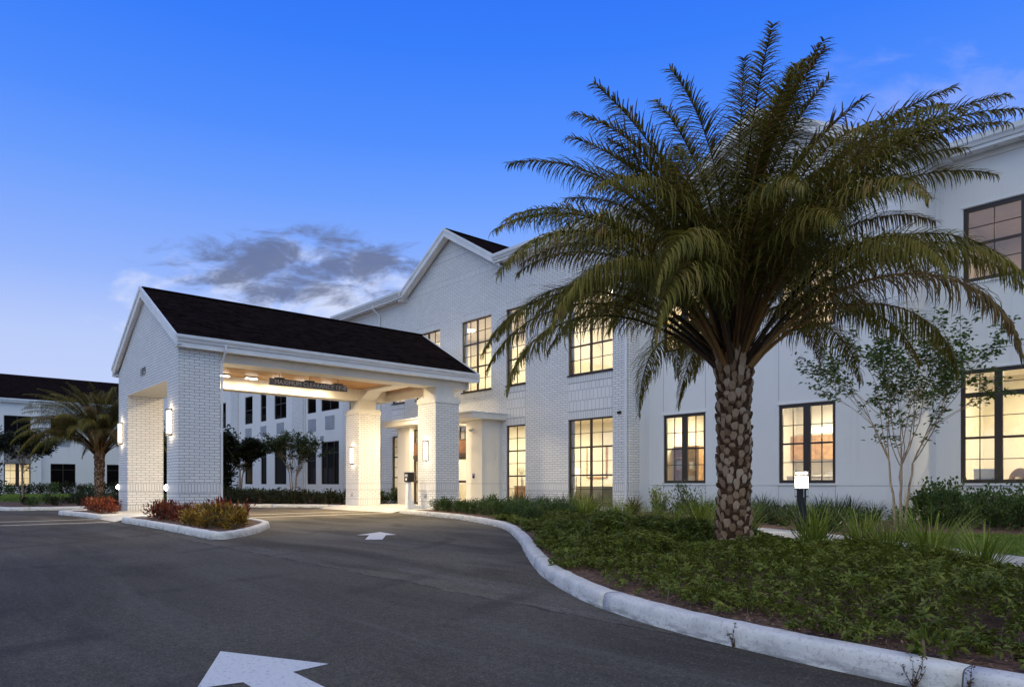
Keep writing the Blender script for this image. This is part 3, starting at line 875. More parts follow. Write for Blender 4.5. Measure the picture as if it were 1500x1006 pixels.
# ------------------------------------------------------------------ main entrance building
T0 = 19.5; CX = -26.4
mainb = thing('brick_building', 'white painted brick building with pointed gable behind the drive-through canopy', 'building', (CX, T0, 0), world=True)
LO = (.38, 3.62); UP = (5.33, 8.58)
cols_B = [(-22.42, -21.2), (-31.6, -30.38)]; cols_C = [(-18.75, -16.5), (-36.3, -34.05)]; cols_A = [(-25.54, -23.42), (-29.38, -27.26)]
holes = []
for c in cols_B + cols_C: holes += [(*c, *LO), (*c, *UP)]
for c in cols_A: holes.append((*c, *UP))
holes.append((-28.2, -23.75, .0, 3.55))
mb = MB(); mb.wall(-37.04, -15.76, -.05, 10.75, T0, holes, 'painted_brick', .13)
ZR, ZE, HW = 13.06, 10.77, 3.85
gz = lambda x: ZR - .18 - abs(x - CX) * (ZR - ZE) / HW
mb.face([(CX - HW + .2, T0, 10.75), (CX + HW - .2, T0, 10.75), (CX, T0, ZR - .12)], 'painted_brick')
mb.face([(-15.76, T0, -.05), (-15.76, 20.12, -.05), (-15.76, 20.12, 10.75), (-15.76, T0, 10.75)], 'painted_brick')
mb.face([(-15.76, 20.12, -.05), (-15.76, 20.75, -.05), (-15.76, 20.75, 10.75), (-15.76, 20.12, 10.75)], 'stucco')
mb.face([(-37.04, 20.75, -.05), (-37.04, T0, -.05), (-37.04, T0, 10.75), (-37.04, 20.75, 10.75)], 'painted_brick')
# soldier courses and panels
xs = [-37.04, *sorted(v for c in cols_B + cols_C for v in c), -15.76]
for a, b_ in [(-37.04, -36.3), (-34.05, -31.6), (-30.38, -29.35), (-22.62, -22.42), (-21.2, -18.75), (-16.5, -15.76)]: soldier(mb, a, b_, .87, 1.15, T0)
mb.face([(-15.756, T0 - .004, .87), (-15.756, 20.12, .87), (-15.756, 20.12, 1.15), (-15.756, T0 - .004, 1.15)], 'soldier_brick', [(0, 0), (.62, 0), (.62, .29), (0, .29)])
for c in cols_B + cols_C:
    soldier(mb, c[0], c[1], 3.62, 3.91, T0); soldier(mb, c[0], c[1], 5.02, 5.325, T0); soldier(mb, c[0], c[1], 8.585, 8.87, T0)
    soldier(mb, c[0], c[1], 3.925, 5.005, T0, 'panel_brick')
    for x in c: mb.box(x - .006, x + .006, T0 - .005, T0, 3.63, 5.32, 'stucco_joint')
for c in cols_A: soldier(mb, c[0], c[1], 5.02, 5.325, T0); soldier(mb, c[0], c[1], 8.585, 8.87, T0)
for z0 in (10.52, 11.72):
    w = min((ZR - .35 - z0) / (ZR - ZE) * HW, 10); soldier(mb, CX - w + .35, CX + w - .35, z0, z0 + .29, T0)
mb.face([(-37.04, T0, 10.74), (-15.76, T0, 10.74), (-15.76, 34, 10.74), (-37.04, 34, 10.74)], 'spandrel_grey')
mb.face([(-37.04, 34, 0), (-15.76, 34, 0), (-15.76, 34, 10.74), (-37.04, 34, 10.74)], 'stucco')
mb.build('wall', mainb)
gable_roof(mainb, CX, HW + .12, ZE - .05, ZR, T0 - .38, 36)
rake(mainb, CX, HW + .12, ZE - .03, ZR + .02, T0 - .40)
cornice(mainb, CX + HW - .15, -15.40, T0); cornice(mainb, -37.45, CX - HW + .15, T0)
side_cornice(mainb, -15.76, T0 - .5, 20.2)
downspout(mainb, -15.83, T0 - .075, .15, 10.5, .05)
downspout(mainb, -32.75, T0 - .075, .15, 10.2, .055, (-32.75, T0 - .5, 10.65))
mb = MB(); mb.cyl((-38.2, 21.5, 10.7), (-38.2, 21.5, 11.25), .16, .16, 'gutter_metal', 12); mb.cyl((-38.2, 21.5, 11.25), (-38.2, 21.5, 11.33), .24, .24, 'gutter_metal', 12); mb.build('roof_vent', mainb)
s3 = [(1, 2, 2)] * 3
for c in cols_B:
    for z in (LO, UP): window(mainb, *c, *z, T0, [1], s3); sill(mainb, *c, z[0], T0, 'bronze_frame')
for c in cols_C:
    for z in (LO, UP): window(mainb, *c, *z, T0, [1, 1], s3); sill(mainb, *c, z[0], T0, 'bronze_frame')
for c in cols_A: window(mainb, *c, *UP, T0, [1, 1], s3); sill(mainb, *c, UP[0], T0, 'bronze_frame')
WARM = (1, .80, .48)
room(mainb, -24.4, -15.95, T0 + .16, 24.2, .2, 3.95, 85, n=2)
room(mainb, -36.6, -30.0, T0 + .16, 24.2, .2, 3.95, 75, n=1)
room(mainb, -29.0, -24.45, T0 + .16, 25.2, .15, 3.95, 90, n=1)
room(mainb, -30.0, -20.9, T0 + .16, 23.7, 5.1, 8.95, 105, n=2, col=(1, .86, .60))
room(mainb, -20.8, -15.95, T0 + .16, 23.7, 5.1, 8.95, 115, n=1)
room(mainb, -36.6, -30.1, T0 + .16, 23.7, 5.1, 8.95, 60, n=1)
# entrance portal: two plastered piers, a flat slab and the glazed doors
for (a, b_) in ((-29.3, -28.2), (-23.8, -22.7)):
    mb = MB(); mb.box(a, b_, 18.4, T0 - .003, .14, 3.86, 'cream_stucco', 'bd')
    mb.box(a - .002, b_ + .002, 18.397, T0 - .003, 1.143, 1.157, 'stucco_joint', 'b')
    mb.build('portal_pier', mainb)
mb = MB(); mb.box(-29.55, -22.4, 17.62, T0 - .003, 3.865, 4.10, 'cream_stucco'); mb.box(-29.59, -22.36, 17.58, T0 - .003, 4.10, 4.14, 'gutter_metal'); mb.build('portal_slab', mainb)
dr = window(mainb, -28.2, -23.8, 3.05, 3.75, 18.55, [1, 2, 2, 1], [(1, 2, 2)], name='transom_window', edge=.07)
mb = MB(); mb.box(-28.2, -23.8, 18.60, 18.72, 2.32, 3.05, 'dark_wood'); mb.box(-28.2, -23.8, 18.58, 18.60, 2.32, 2.5, 'bronze_frame'); mb.build('door_header', mainb)
for i, (a, b_) in enumerate(((-28.2, -27.1), (-27.1, -26.0), (-26.0, -24.9), (-24.9, -23.8))):
    d = window(mainb, a, b_, .16, 2.32, 18.55 + (.03 if i in (1, 2) else 0), [1], [(1, 1, 1), (1, 1, 1)], name='door', edge=.10, rail=.11)
mb = MB(); mb.box(-28.2, -23.8, 18.75, T0, 3.755, 3.86, 'cream_stucco'); mb.build('portal_soffit', mainb)

def curtain(x0, x1, y, z0, z1, m='curtain_cloth'):
    mb = MB(); n = 22; P_ = [(x0 + (x1 - x0) * i / n, y + .03 * math.sin(i * 2.1)) for i in range(n + 1)]
    for a, b_ in zip(P_, P_[1:]): mb.face([(a[0], a[1], z0), (b_[0], b_[1], z0), (b_[0], b_[1], z1), (a[0], a[1], z1)], m)
    return mb.build('curtain', mainb)


for (a, b_) in cols_A + cols_C + cols_B: curtain(a - .30, a + .10, T0 + .24, 5.12, 8.75)
for (a, b_) in cols_C: curtain(a - .30, a + .12, T0 + .24, .22, 3.75)
# things fixed to the facade
def tag_obj(mb, name, label, cat, group=None): return tag(mb.build(name), label, cat, group)
t = thing('security_camera', 'small dark security camera beside the tall ground floor window', 'camera', (-16.15, T0, 3.72))
mb = MB(); mb.cyl((0, 0, 0), (0, -.03, 0), .06, .06, 'black_metal', 14); mb.build('base', t)
mb = MB(); mb.cyl((0, -.03, 0), (0, -.13, -.02), .05, .045, 'black_metal', 14); mb.cyl((0, -.13, -.02), (0, -.135, -.021), .03, .03, 'dark_glass', 12); mb.build('housing', t)
t = thing('emergency_light', 'small round white emergency light on the cream entrance pier', 'light fitting', (-23.35, 18.4, 3.42))
mb = MB(); mb.cyl((0, 0, 0), (0, -.04, 0), .10, .10, 'lamp_white', 18); mb.build('base', t)
for s in (-1, 1): mb = MB(); mb.cyl((s * .06, -.04, .02), (s * .08, -.12, .0), .045, .05, 'grey_plastic', 12); mb.build('lamp_head', t)
t = thing('call_button', 'small dark blue access sign with reader on the entrance pier', 'sign', (-23.28, 18.4, 1.48))
mb = MB(); mb.box(-.07, .07, -.015, 0, -.10, .10, 'blue_sign'); mb.build('plate', t)
mb = MB(); mb.box(-.035, .035, -.035, -.015, -.06, .0, 'black_metal'); mb.cyl((0, -.02, .05), (0, -.015, .05), .022, .022, 'lamp_white', 10); mb.build('reader', t)

# ------------------------------------------------------------------ middle stucco wing
T1 = 20.7
midw = thing('stucco_wing', 'white stucco wing with paired windows behind the large palm', 'building', (-11.4, T1, 0), world=True)
W1, W2 = (-15.13, -13.39), (-10.75, -8.99); WZ = (1.16, 3.60); WU = (5.85, 8.30)
mb = MB(); mb.wall(-15.76, -7.13, -.05, 10.75, T1, [(*W1, *WZ), (*W2, *WZ), (*W1, *WU), (*W2, *WU)], 'stucco', .14)
c1 = -11.45
mb.face([(c1 - 3.65, T1, 10.75), (c1 + 3.65, T1, 10.75), (c1, T1, 12.95)], 'stucco')
mb.face([(-7.13, T1, -.05), (-7.13, 23.35, -.05), (-7.13, 23.35, 10.75), (-7.13, T1, 10.75)], 'stucco')
J = .006
for x in (-15.13, -13.39, -10.75, -8.99):
    mb.box(x - J, x + J, T1 - .003, T1, .1, 1.10, 'stucco_joint'); mb.box(x - J, x + J, T1 - .003, T1, 3.75, 5.8, 'stucco_joint')
mb.box(-15.7, -7.13, T1 - .0045, T1, 1.10 - .02, 1.10 - .006, 'stucco_joint')
mb.box(-7.132, -7.127, T1 - .002, 23.3, 1.08, 1.094, 'stucco_joint')
mb.face([(-15.76, T1, 10.74), (-7.13, T1, 10.74), (-7.13, 34, 10.74), (-15.76, 34, 10.74)], 'spandrel_grey')
mb.build('wall', midw)
gable_roof(midw, c1, 3.95, 10.72, 13.06, T1 - .38, 36); rake(midw, c1, 3.95, 10.74, 13.08, T1 - .40)
side_cornice(midw, -7.13, T1 - .3, 23.3)
DH = [(1, 2, 2), (1, 2, 2)]
for c in (W1, W2):
    for z in (WZ, WU):
        window(midw, *c, *z, T1, [1, 1], DH, edge=.10, mull=.22, rail=.055, rec=.04); sill(midw, *c, z[0], T1, 'white_trim')
        mb = MB(); mb.box(c[0] - .04, c[1] + .04, T1 - .03, T1, z[1] + .012, z[1] + .05, 'white_trim'); mb.build('drip_cap', midw)
room(midw, -15.6, -12.2, T1 + .17, 24.6, .2, 3.95, 85); room(midw, -12.1, -7.3, T1 + .17, 24.6, .2, 3.95, 105)
room(midw, -15.6, -12.2, T1 + .17, 24.6, 5.1, 8.9, 50, col=(1, .74, .40)); room(midw, -12.1, -7.3, T1 + .17, 24.6, 5.1, 8.9, 60, col=(1, .74, .40))

# ------------------------------------------------------------------ right stucco wing
T2 = 23.3
rgt = thing('stucco_wing', 'white stucco wing with large transom window behind the slender tree', 'building', (-2, T2, 0), world=True)
W3 = (-6.50, -2.94); W4 = (-6.43, -3.35)
mb = MB(); mb.wall(-7.13, 10, -.05, 10.9, T2, [(*W3, 1.16, 4.44), (*W4, 6.98, 9.15)], 'stucco', .14)
for x in (-6.5,): mb.box(x - J, x + J, T2 - .003, T2, .1, 1.10, 'stucco_joint'); mb.box(x - J, x + J, T2 - .003, T2, 4.6, 6.9, 'stucco_joint')
mb.box(-7.13, 10, T2 - .0045, T2, 1.08, 1.094, 'stucco_joint'); mb.box(-7.13, 10, T2 - .004, T2, 4.99, 5.004, 'stucco_joint')
mb.face([(-7.13, T2, 10.88), (10, T2, 10.88), (10, 34, 10.88), (-7.13, 34, 10.88)], 'spandrel_grey')
mb.build('wall', rgt)
cornice(rgt, -7.1, 10, T2, 10.62, 10.98)
mb = MB()                                                    # high window row over the transom
window(rgt, *W3, 1.16, 4.44, T2, [1, 2.08, 1], [(1, 2, 2), (1, 2, 2), (.5, 2, 2)], edge=.11, mull=.2, rail=.07, rec=.04); sill(rgt, *W3, 1.16, T2, 'white_trim')
mb = MB(); mb.box(W3[0] + .1, W3[1] - .1, T2 + .02, T2 + .036, 3.64, 3.78, 'bronze_frame'); mb.build('transom_bar', rgt)
window(rgt, *W4, 6.98, 9.15, T2, [1, 1], [(1, 2, 2), (1, 2, 2)], edge=.12, mull=.3, rail=.07, rec=.04); sill(rgt, *W4, 6.98, T2, 'white_trim')
mb = MB(); mb.box(W3[0] - .04, W3[1] + .04, T2 - .03, T2, 4.455, 4.49, 'white_trim'); mb.build('drip_cap', rgt); mb = MB(); mb.box(W4[0] - .04, W4[1] + .04, T2 - .03, T2, 9.165, 9.20, 'white_trim'); mb.build('drip_cap', rgt)
room(rgt, -7.0, -1.5, T2 + .17, 27.5, .2, 4.7, 130, n=1, col=(1, .84, .56)); room(rgt, -7.0, -1.5, T2 + .17, 28.5, 5.7, 9.5, 30, n=1, col=(1, .66, .34), fix=False)

# ------------------------------------------------------------------ back wing beyond the canopy
bkw = thing('back_wing', 'long white two storey wing with narrow dark windows seen beneath the canopy', 'building', (-61, T1, 0), world=True)
upw = [(-61.4, -59.9, 5.85), (-55.6, -54.0, 5.85), (-52.4, -51.3, 5.85), (-49.8, -47.7, 5.85), (-44.3, -43.0, 5.85), (-42.25, -39.8, 5.85), (-66.5, -65, 5.85), (-71, -69, 5.85), (-76, -74.2, 5.85)]
low = [(-52.35, -51.25, 1.1, 3.9), (-49.8, -47.7, 1.1, 3.9), (-44.35, -43.0, 1.1, 3.25), (-42.25, -39.8, 1.1, 3.85), (-61.4, -59.9, 1.1, 3.5), (-55.6, -54, 1.1, 3.9)]
hl = [(a, b_, z, 8.0) for a, b_, z in upw] + low
mb = MB(); mb.wall(-85, -37.04, -.05, 10.75, T1, hl, 'stucco', .12)
for a, b_ in ((-58.45, -56.9), (-46.5, -44.75), (-38.4, -37.06)):
    mb.box(a, b_, T1 - .12, T1 - .001, -.05, 10.5, 'painted_brick', 'bd')
mb.face([(-85, T1, 10.74), (-37.04, T1, 10.74), (-37.04, 34, 10.74), (-85, 34, 10.74)], 'spandrel_grey')
mb.build('wall', bkw); cornice(bkw, -85, -37.5, T1)
downspout(bkw, -44.62, T1 - .06, .15, 10.4, .05)
for a, b_, z in upw: window(bkw, a, b_, z, 8.0, T1, [1, 1] if b_ - a > 2 else [1], [(1, 1, 1), (1, 1, 1)], lit=False, rec=.05)
for a, b_, c, d in low: window(bkw, a, b_, c, d, T1, [1, 1.4, 1] if b_ - a > 2.3 else [1], [(3, 1, 1), (1, 1, 1)], lit=False, rec=.05)


def grille(parent, x0, x1, z0, z1, T):
    mb = MB(); mb.box(x0, x1, T - .05, T - .001, z0, z1, 'grey_grille')
    n = 7
    for i in range(n): z = z0 + .04 + (z1 - z0 - .08) * i / (n - 1); mb.box(x0 + .03, x1 - .03, T - .065, T - .0505, z - .012, z + .012, 'grey_grille')
    return mb.build('vent_grille', parent)


for x0, x1, z0, z1 in ((-55.4, -54.2, 4.75, 5.5), (-52.3, -51.3, 4.75, 5.5), (-49.3, -48.1, 4.8, 5.55), (-44.1, -43.0, 4.65, 5.45), (-41.6, -40.4, 4.65, 5.5), (-42.3, -41.9, 3.95, 4.25)): grille(bkw, x0, x1, z0, z1, T1)

# ------------------------------------------------------------------ left building with a dark roof
lb = thing('side_building', 'white two storey building with a dark roof at the far left', 'building', (-85, 0, 0), rz=R(90))
mb = MB()
hl = [(7.8, 10.0, .85, 3.2), (11.7, 13.9, .88, 3.2), (16.8, 19.0, .88, 3.2), (7.8, 10.0, 6.05, 7.95), (11.7, 13.9, 6.05, 7.95), (-2, 1, .9, 3.2), (-2, 1, 6.05, 7.95)]
mb.wall(-25, 22.5, -.05, 9.5, 0, hl, 'stucco', .12)
mb.box(10.1, 10.85, -.45, -.001, -.05, 9.2, 'stucco', 'bd'); mb.box(7.8, 10.0, -.02, -.001, 3.22, 6.03, 'spandrel_grey', 'b')
mb.face([(22.5, 0, 0), (22.5, 14, 0), (22.5, 14, 9.5), (22.5, 0, 9.5)], 'stucco')
mb.build('wall', lb); cornice(lb, -25, 22.5, 0, 9.28, 9.62, .4)
mb = MB(); 
for (ya, za, yb, zb) in ((-.45, 9.6, 7, 12.95), (14.5, 9.6, 7, 12.95)):
    L = math.hypot(yb - ya, zb - za); mb.face([(-25, ya, za), (24, ya, za), (24, yb, zb), (-25, yb, zb)], 'roof_shingle', [(-25, 0), (24, 0), (24, L), (-25, L)])
mb.face([(24, -.45, 9.6), (24, 14.5, 9.6), (24, 7, 12.95)], 'stucco')
mb.build('roof', lb)
window(lb, 7.8, 10.0, .85, 3.2, 0, [1, 1], [(2.4, 2, 2), (1, 2, 1)], True, edge=.1, mull=.3, rec=.04)
window(lb, 11.7, 13.9, .88, 3.2, 0, [1, 1], [(3, 1, 1), (1, 1, 1)], False, rec=.04); window(lb, 16.8, 19.0, .88, 3.2, 0, [1], [(3, 1, 1), (1, 1, 1)], False, rec=.04)
for a, b_ in ((7.8, 10.0), (11.7, 13.9), (-2, 1)): window(lb, a, b_, 6.05, 7.95, 0, [1, 1], [(1, 1, 1)], False, rec=.04)
room(lb, 6.5, 12, .15, 4.5, .2, 3.5, 60, fix=False)
grille(lb, 12.05, 13.4, 5.0, 5.6, 0)
# ------------------------------------------------------------------ drive-through canopy
XL, XR, XC = -29.98, -22.36, -26.17
can = thing('entrance_canopy', 'white brick drive-through canopy with dark gabled roof over the drive', 'canopy', (XC, 11.9, 0), world=True)
YF, YB = 6.33, 7.56


def brick_pier(x0, x1, y0, y1, z0, z1, name, skip=''):
    mb = MB(); mb.box(x0, x1, y0, y1, z0, z1, 'painted_brick', 'd')
    for zz_ in ((.87, 1.15), (z0 + .02, z0 + .31)):
        a, b_ = zz_; e = .004
        for (p, q, nrm) in (((x0, y0), (x1, y0), (0, -1)), ((x1, y0), (x1, y1), (1, 0)), ((x1, y1), (x0, y1), (0, 1)), ((x0, y1), (x0, y0), (-1, 0))):
            ox, oy = nrm[0] * e, nrm[1] * e; L = math.hypot(q[0] - p[0], q[1] - p[1])
            ex, ey = (q[0] - p[0]) / L * e * .8, (q[1] - p[1]) / L * e * .8
            mb.face([(p[0] + ox - ex, p[1] + oy - ey, a), (q[0] + ox + ex, q[1] + oy + ey, a), (q[0] + ox + ex, q[1] + oy + ey, b_), (p[0] + ox - ex, p[1] + oy - ey, b_)], 'soldier_brick', [(0, 0), (L, 0), (L, .29), (0, .29)])
    for z in (.87, 1.15): mb.box(x0 - .005, x1 + .005, y0 - .005, y1 + .005, z - .006, z + .006, 'stucco_joint')
    return mb.build(name, can)


brick_pier(XL, -28.63, YF, YB, 0.05, 4.40, 'pier'); brick_pier(-23.58, XR, YF, YB, 0.05, 4.40, 'pier')
mb = MB()                                                     # gable wall over the opening
mb.box(XL, XR, YF, YB, 4.40, 5.34, 'painted_brick', 'td'); mb.face([(-28.63, YF, 4.40), (-23.58, YF, 4.40), (-23.58, YB, 4.40), (-28.63, YB, 4.40)], 'cream_stucco')
zg = 7.62
mb.face([(XL, YF, 5.34), (XR, YF, 5.34), (XC, YF, zg)], 'painted_brick'); mb.face([(XR, YB, 5.34), (XL, YB, 5.34), (XC, YB, zg)], 'cream_stucco')
mb.build('gable_wall', can)
for (x0, x1) in ((-23.60, -22.36), (-29.66, -28.46)):
    brick_pier(x0, x1, 15.78, 16.92, .13, 4.34, 'column')
    mb = MB()
    mb.box(x0 - .03, x1 + .03, 15.75, 16.95, 4.343, 4.54, 'cap_stone'); mb.box(x0 + .02, x1 - .02, 15.80, 16.90, 4.54, 4.60, 'cap_stone')
    mb.build('column_cap', can)
    mb = MB(); mb.box(x0 + .20, x1 - .16, 15.92, 16.78, 4.603, 5.55, 'cream_stucco'); mb.build('post', can)
for (a, b_, y0, y1) in ((-23.30, -22.50, YB, 17.45), (-29.50, -28.70, YB, 17.45)):
    mb = MB(); mb.box(a, b_, y0, y1, 4.98, 5.50, 'cream_stucco'); mb.build('beam', can)
mb = MB(); mb.box(-28.70, -23.30, 15.98, 16.72, 5.38, 5.488, 'cream_stucco')
for s, x in ((1, -28.70), (-1, -23.30)):                      # haunches at the posts
    prism(mb, [(x, 4.98), (x, 5.375), (x + s * .75, 5.375)], 15.985, 16.715, 'cream_stucco')
mb.build('cross_beam', can)
mb = MB(); mb.face([(-29.5, YB, 5.49), (-22.5, YB, 5.49), (-22.5, 17.45, 5.49), (-29.5, 17.45, 5.49)], 'plank_ceiling'); mb.build('ceiling', can)
mb = MB(); mb.face([(XL, 17.45, 5.3), (XR, 17.45, 5.3), (XC, 17.45, zg)], 'cream_stucco'); mb.box(XL, XR, 17.40, 17.45, 5.0, 5.36, 'cream_stucco'); mb.build('rear_gable', can)
gable_roof(can, XC, 4.12, 5.58, 7.86, YF - .12, 17.75); rake(can, XC, 4.12, 5.60, 7.88, YF - .16, .32, .045, .12); rake(can, XC, 4.12, 5.60, 7.88, 17.72, .32, .045, .0)
for s in (1, -1):
    xe = XC + s * 4.02; mb = MB()
    lo_, hi_ = sorted((xe - s * .32, xe)); mb.box(lo_, hi_, YF - .10, 17.7, 5.27, 5.30, 'white_trim')
    lo_, hi_ = sorted((xe, xe + s * .03)); mb.box(lo_, hi_, YF - .12, 17.72, 5.25, 5.52, 'white_trim'); mb.build('fascia', can)
    g_ = MB(); prof = [(xe + s * .032, 5.40), (xe + s * .07, 5.41), (xe + s * .09, 5.47), (xe + s * .135, 5.53), (xe + s * .14, 5.61), (xe + s * .128, 5.61), (xe + s * .032, 5.58)]
    for i in range(len(prof) - 1):
        a, b_ = prof[i], prof[i + 1]; g_.face([(a[0], YF - .12, a[1]), (a[0], 17.73, a[1]), (b_[0], 17.73, b_[1]), (b_[0], YF - .12, b_[1])], 'gutter_metal')
    g_.face([(p[0], YF - .12, p[1]) for p in prof], 'gutter_metal'); g_.face([(p[0], 17.73, p[1]) for p in reversed(prof)], 'gutter_metal')
    g_.build('gutter', can)
mb = MB(); xd, yd = XR + .035, YB + .035
for a, b_ in zip([(-22.05, 7.62, 5.45), (-22.05, 7.62, 5.28), (-22.32, yd, 4.95)], [(-22.05, 7.62, 5.28), (-22.32, yd, 4.95), (-22.34, yd, .25)]): mb.cyl(a, b_, .034, .034, 'downspout_metal', 8)
mb.build('downspout', can)


def letters(body, size, mname, parent, loc, rot, name, depth=.006, spacing=1.0, thin=0.0):
    cu = bpy.data.curves.new(name, 'FONT'); cu.body = body; cu.size = size; cu.extrude = depth; cu.align_x = 'CENTER'; cu.align_y = 'CENTER'; cu.space_character = spacing; cu.offset = thin
    cu.materials.append(MATS[mname]); tmp = bpy.data.objects.new(name, cu); me = bpy.data.meshes.new_from_object(tmp); bpy.data.objects.remove(tmp)
    o = bpy.data.objects.new(name, me); COL.objects.link(o)
    o.parent = parent; o.location = loc; o.rotation_euler = rot
    if parent.get('wbuild'): o.matrix_parent_inverse = Matrix.Translation(parent.location).inverted()
    return o


letters('109', .44, 'number_metal', can, (-26.42, YF - .012, 5.0), (R(90), 0, 0), 'house_number', .008, 1.12, -.008)
# hanging clearance sign, facing the drive
sg = thing('clearance_sign', 'long dark bar sign MAXIMUM CLEARANCE hanging on rods under the canopy edge', 'sign', (-23.5, 11.06, 4.57))
mb = MB(); mb.box(-.045, .045, -1.48, 1.48, 0, .225, 'sign_grey'); mb.build('panel', sg)
letters('MAXIMUM CLEARANCE 13\'-0"', .205, 'sign_letter', sg, (.048, .1, .108), (R(90), 0, R(90)), 'lettering', .004, 1.04)
for y in (-1.12, 0, 1.12):
    mb = MB(); mb.cyl((0, y, .225), (0, y, .92), .012, .012, 'black_metal', 8); mb.cyl((0, y, .45), (0, y, .49), .03, .03, 'black_metal', 8); mb.build('rod', sg)
    mb = MB(); mb.box(-.05, .05, y - .18, y + .18, .226, .275, 'black_metal'); mb.build('bracket', sg)

# ------------------------------------------------------------------ lamps
def light(name, typ, loc, e, col, parent=None, **kw):
    d = bpy.data.lights.new(name, typ); d.energy = e; d.color = col
    for k, v in kw.items(): setattr(d, k, v)
    o = bpy.data.objects.new(name, d); COL.objects.link(o); o.location = loc
    if parent is not None: o.parent = parent
    return o


def sconce(loc, label):
    t = thing('wall_lamp', label, 'wall lamp', loc, 'tall box wall lamps on the canopy piers')
    mb = MB(); mb.box(-.09, .09, -.02, 0, -.42, .42, 'black_metal'); mb.build('back_plate', t)
    mb = MB(); mb.box(-.075, .075, -.125, -.021, -.36, .36, 'sconce_glow'); mb.build('diffuser', t)
    mb = MB()
    for z in (-.40, .36): mb.box(-.10, .10, -.15, -.021, z, z + .04, 'black_metal')
    for x in (-.10, .085): mb.box(x, x + .015, -.15, -.132, -.36, .36, 'black_metal')
    mb.build('bracket', t)
    light('lamp_light', 'AREA', (0, -.16, 0), 15, (1, .80, .52), t, shape='RECTANGLE', size=.14, size_y=.7).rotation_euler = (R(-90), 0, 0)
    light('lamp_spill', 'POINT', (0, -.12, .44), 3.2, (1, .80, .52), t, shadow_soft_size=.04)
    light('lamp_spill', 'POINT', (0, -.12, -.44), 3.2, (1, .80, .52), t, shadow_soft_size=.04)


sconce((-29.45, YF, 3.05), 'tall box wall lamp, outermost at the left corner of the gable end')
sconce((-23.12, YF, 3.05), 'tall box wall lamp on the pier right of the gable opening')
sconce((-28.95, 15.78, 2.45), 'tall box wall lamp on the far column beside the dark windows')
sconce((-22.95, 15.78, 2.45), 'tall box wall lamp on the column before the entrance doors')


def flood(loc, label):
    t = thing('flood_lamp', label, 'flood lamp', loc, 'dazzling flood lamps on the canopy piers')
    mb = MB(); mb.box(-.02, 0, -.06, .06, -.08, .08, 'black_metal'); mb.build('base', t)
    mb = MB(); mb.cyl((-.02, 0, 0), (-.10, -.02, 0), .04, .07, 'black_metal', 14); mb.build('housing', t)
    bm = bmesh.new(); bmesh.ops.create_uvsphere(bm, u_segments=16, v_segments=10, radius=.095)
    for v in bm.verts: v.co = Vector((v.co.x * .8 - .15, v.co.y - .03, v.co.z))
    me = bpy.data.meshes.new('lens'); bm.to_mesh(me); bm.free(); me.materials.append(MATS['flood_glow']); link('lens', me, t)
    light('lamp_light', 'POINT', (-.30, -.06, -.02), 26, (1, .88, .66), t, shadow_soft_size=.06)


flood((XL, YF + .07, 1.02), 'dazzling small flood lamp on the outer left side of the gable end')
flood((-23.58, YF + .07, 1.02), 'dazzling small flood lamp inside the right edge of the gable opening')


def step_light(loc, label):
    t = thing('step_light', label, 'step light', loc, 'small step lights low on the columns')
    mb = MB(); mb.box(-.055, .055, -.012, 0, -.09, .09, 'steel'); mb.build('plate', t)
    bm = bmesh.new(); bmesh.ops.create_uvsphere(bm, u_segments=14, v_segments=8, radius=.085)
    for v in bm.verts: v.co = Vector((v.co.x * .8, min(v.co.y, 0) - .012, v.co.z))
    me = bpy.data.meshes.new('hood'); bm.to_mesh(me); bm.free(); me.materials.append(MATS['grey_plastic']); link('hood', me, t)


step_light((-23.05, 15.78, .66), 'small grey half-round step light beneath the lamp nearest the doors')
step_light((-29.05, 15.78, .66), 'small grey half-round step light low on the far column')


def downlight(loc, label, watts):
    t = thing('canopy_downlight', label, 'ceiling light', loc, 'bright downlights in the canopy ceiling')
    mb = MB(); mb.box(-.07, .07, -.24, .24, -.06, 0, 'black_metal'); mb.build('housing', t)
    mb = MB(); mb.box(-.055, .055, -.22, .22, -.10, -.061, 'track_glow'); mb.build('lens', t)
    light('lamp_light', 'AREA', (0, 0, -.13), watts, (1, .80, .50), t, size=.3)


for x, y, lb_ in ((-28.1, 9.62, 'bright strip downlight nearest the front pier, by the far beam'), (-28.1, 10.72, 'second bright strip downlight along the far beam, left of the sign'), (-28.1, 11.8, 'bright strip downlight on the far beam behind the start of the sign'),
                  (-28.1, 12.9, 'bright strip downlight on the far beam behind the middle of the sign'), (-28.1, 14.0, 'bright strip downlight on the far beam behind the end of the sign'),
                  (-24.0, 9.6, 'bright strip downlight over the near lane by the gable end'), (-24.0, 13.0, 'bright strip downlight over the near lane, nearer the doors')):
    downlight((x, y, 5.485), lb_, 38 if x < -27 else 330)
for x in (-27.3, -24.8): light('portal_downlight', 'AREA', (x, 18.1, 3.84), 95, (1, .80, .52), None, size=.25)
light('entry_fill_light', 'AREA', (-26, 17.1, 4.95), 170, (1, .80, .5), None, size=.3)  # unseen lamp added outside the doors to brighten the entrance paving

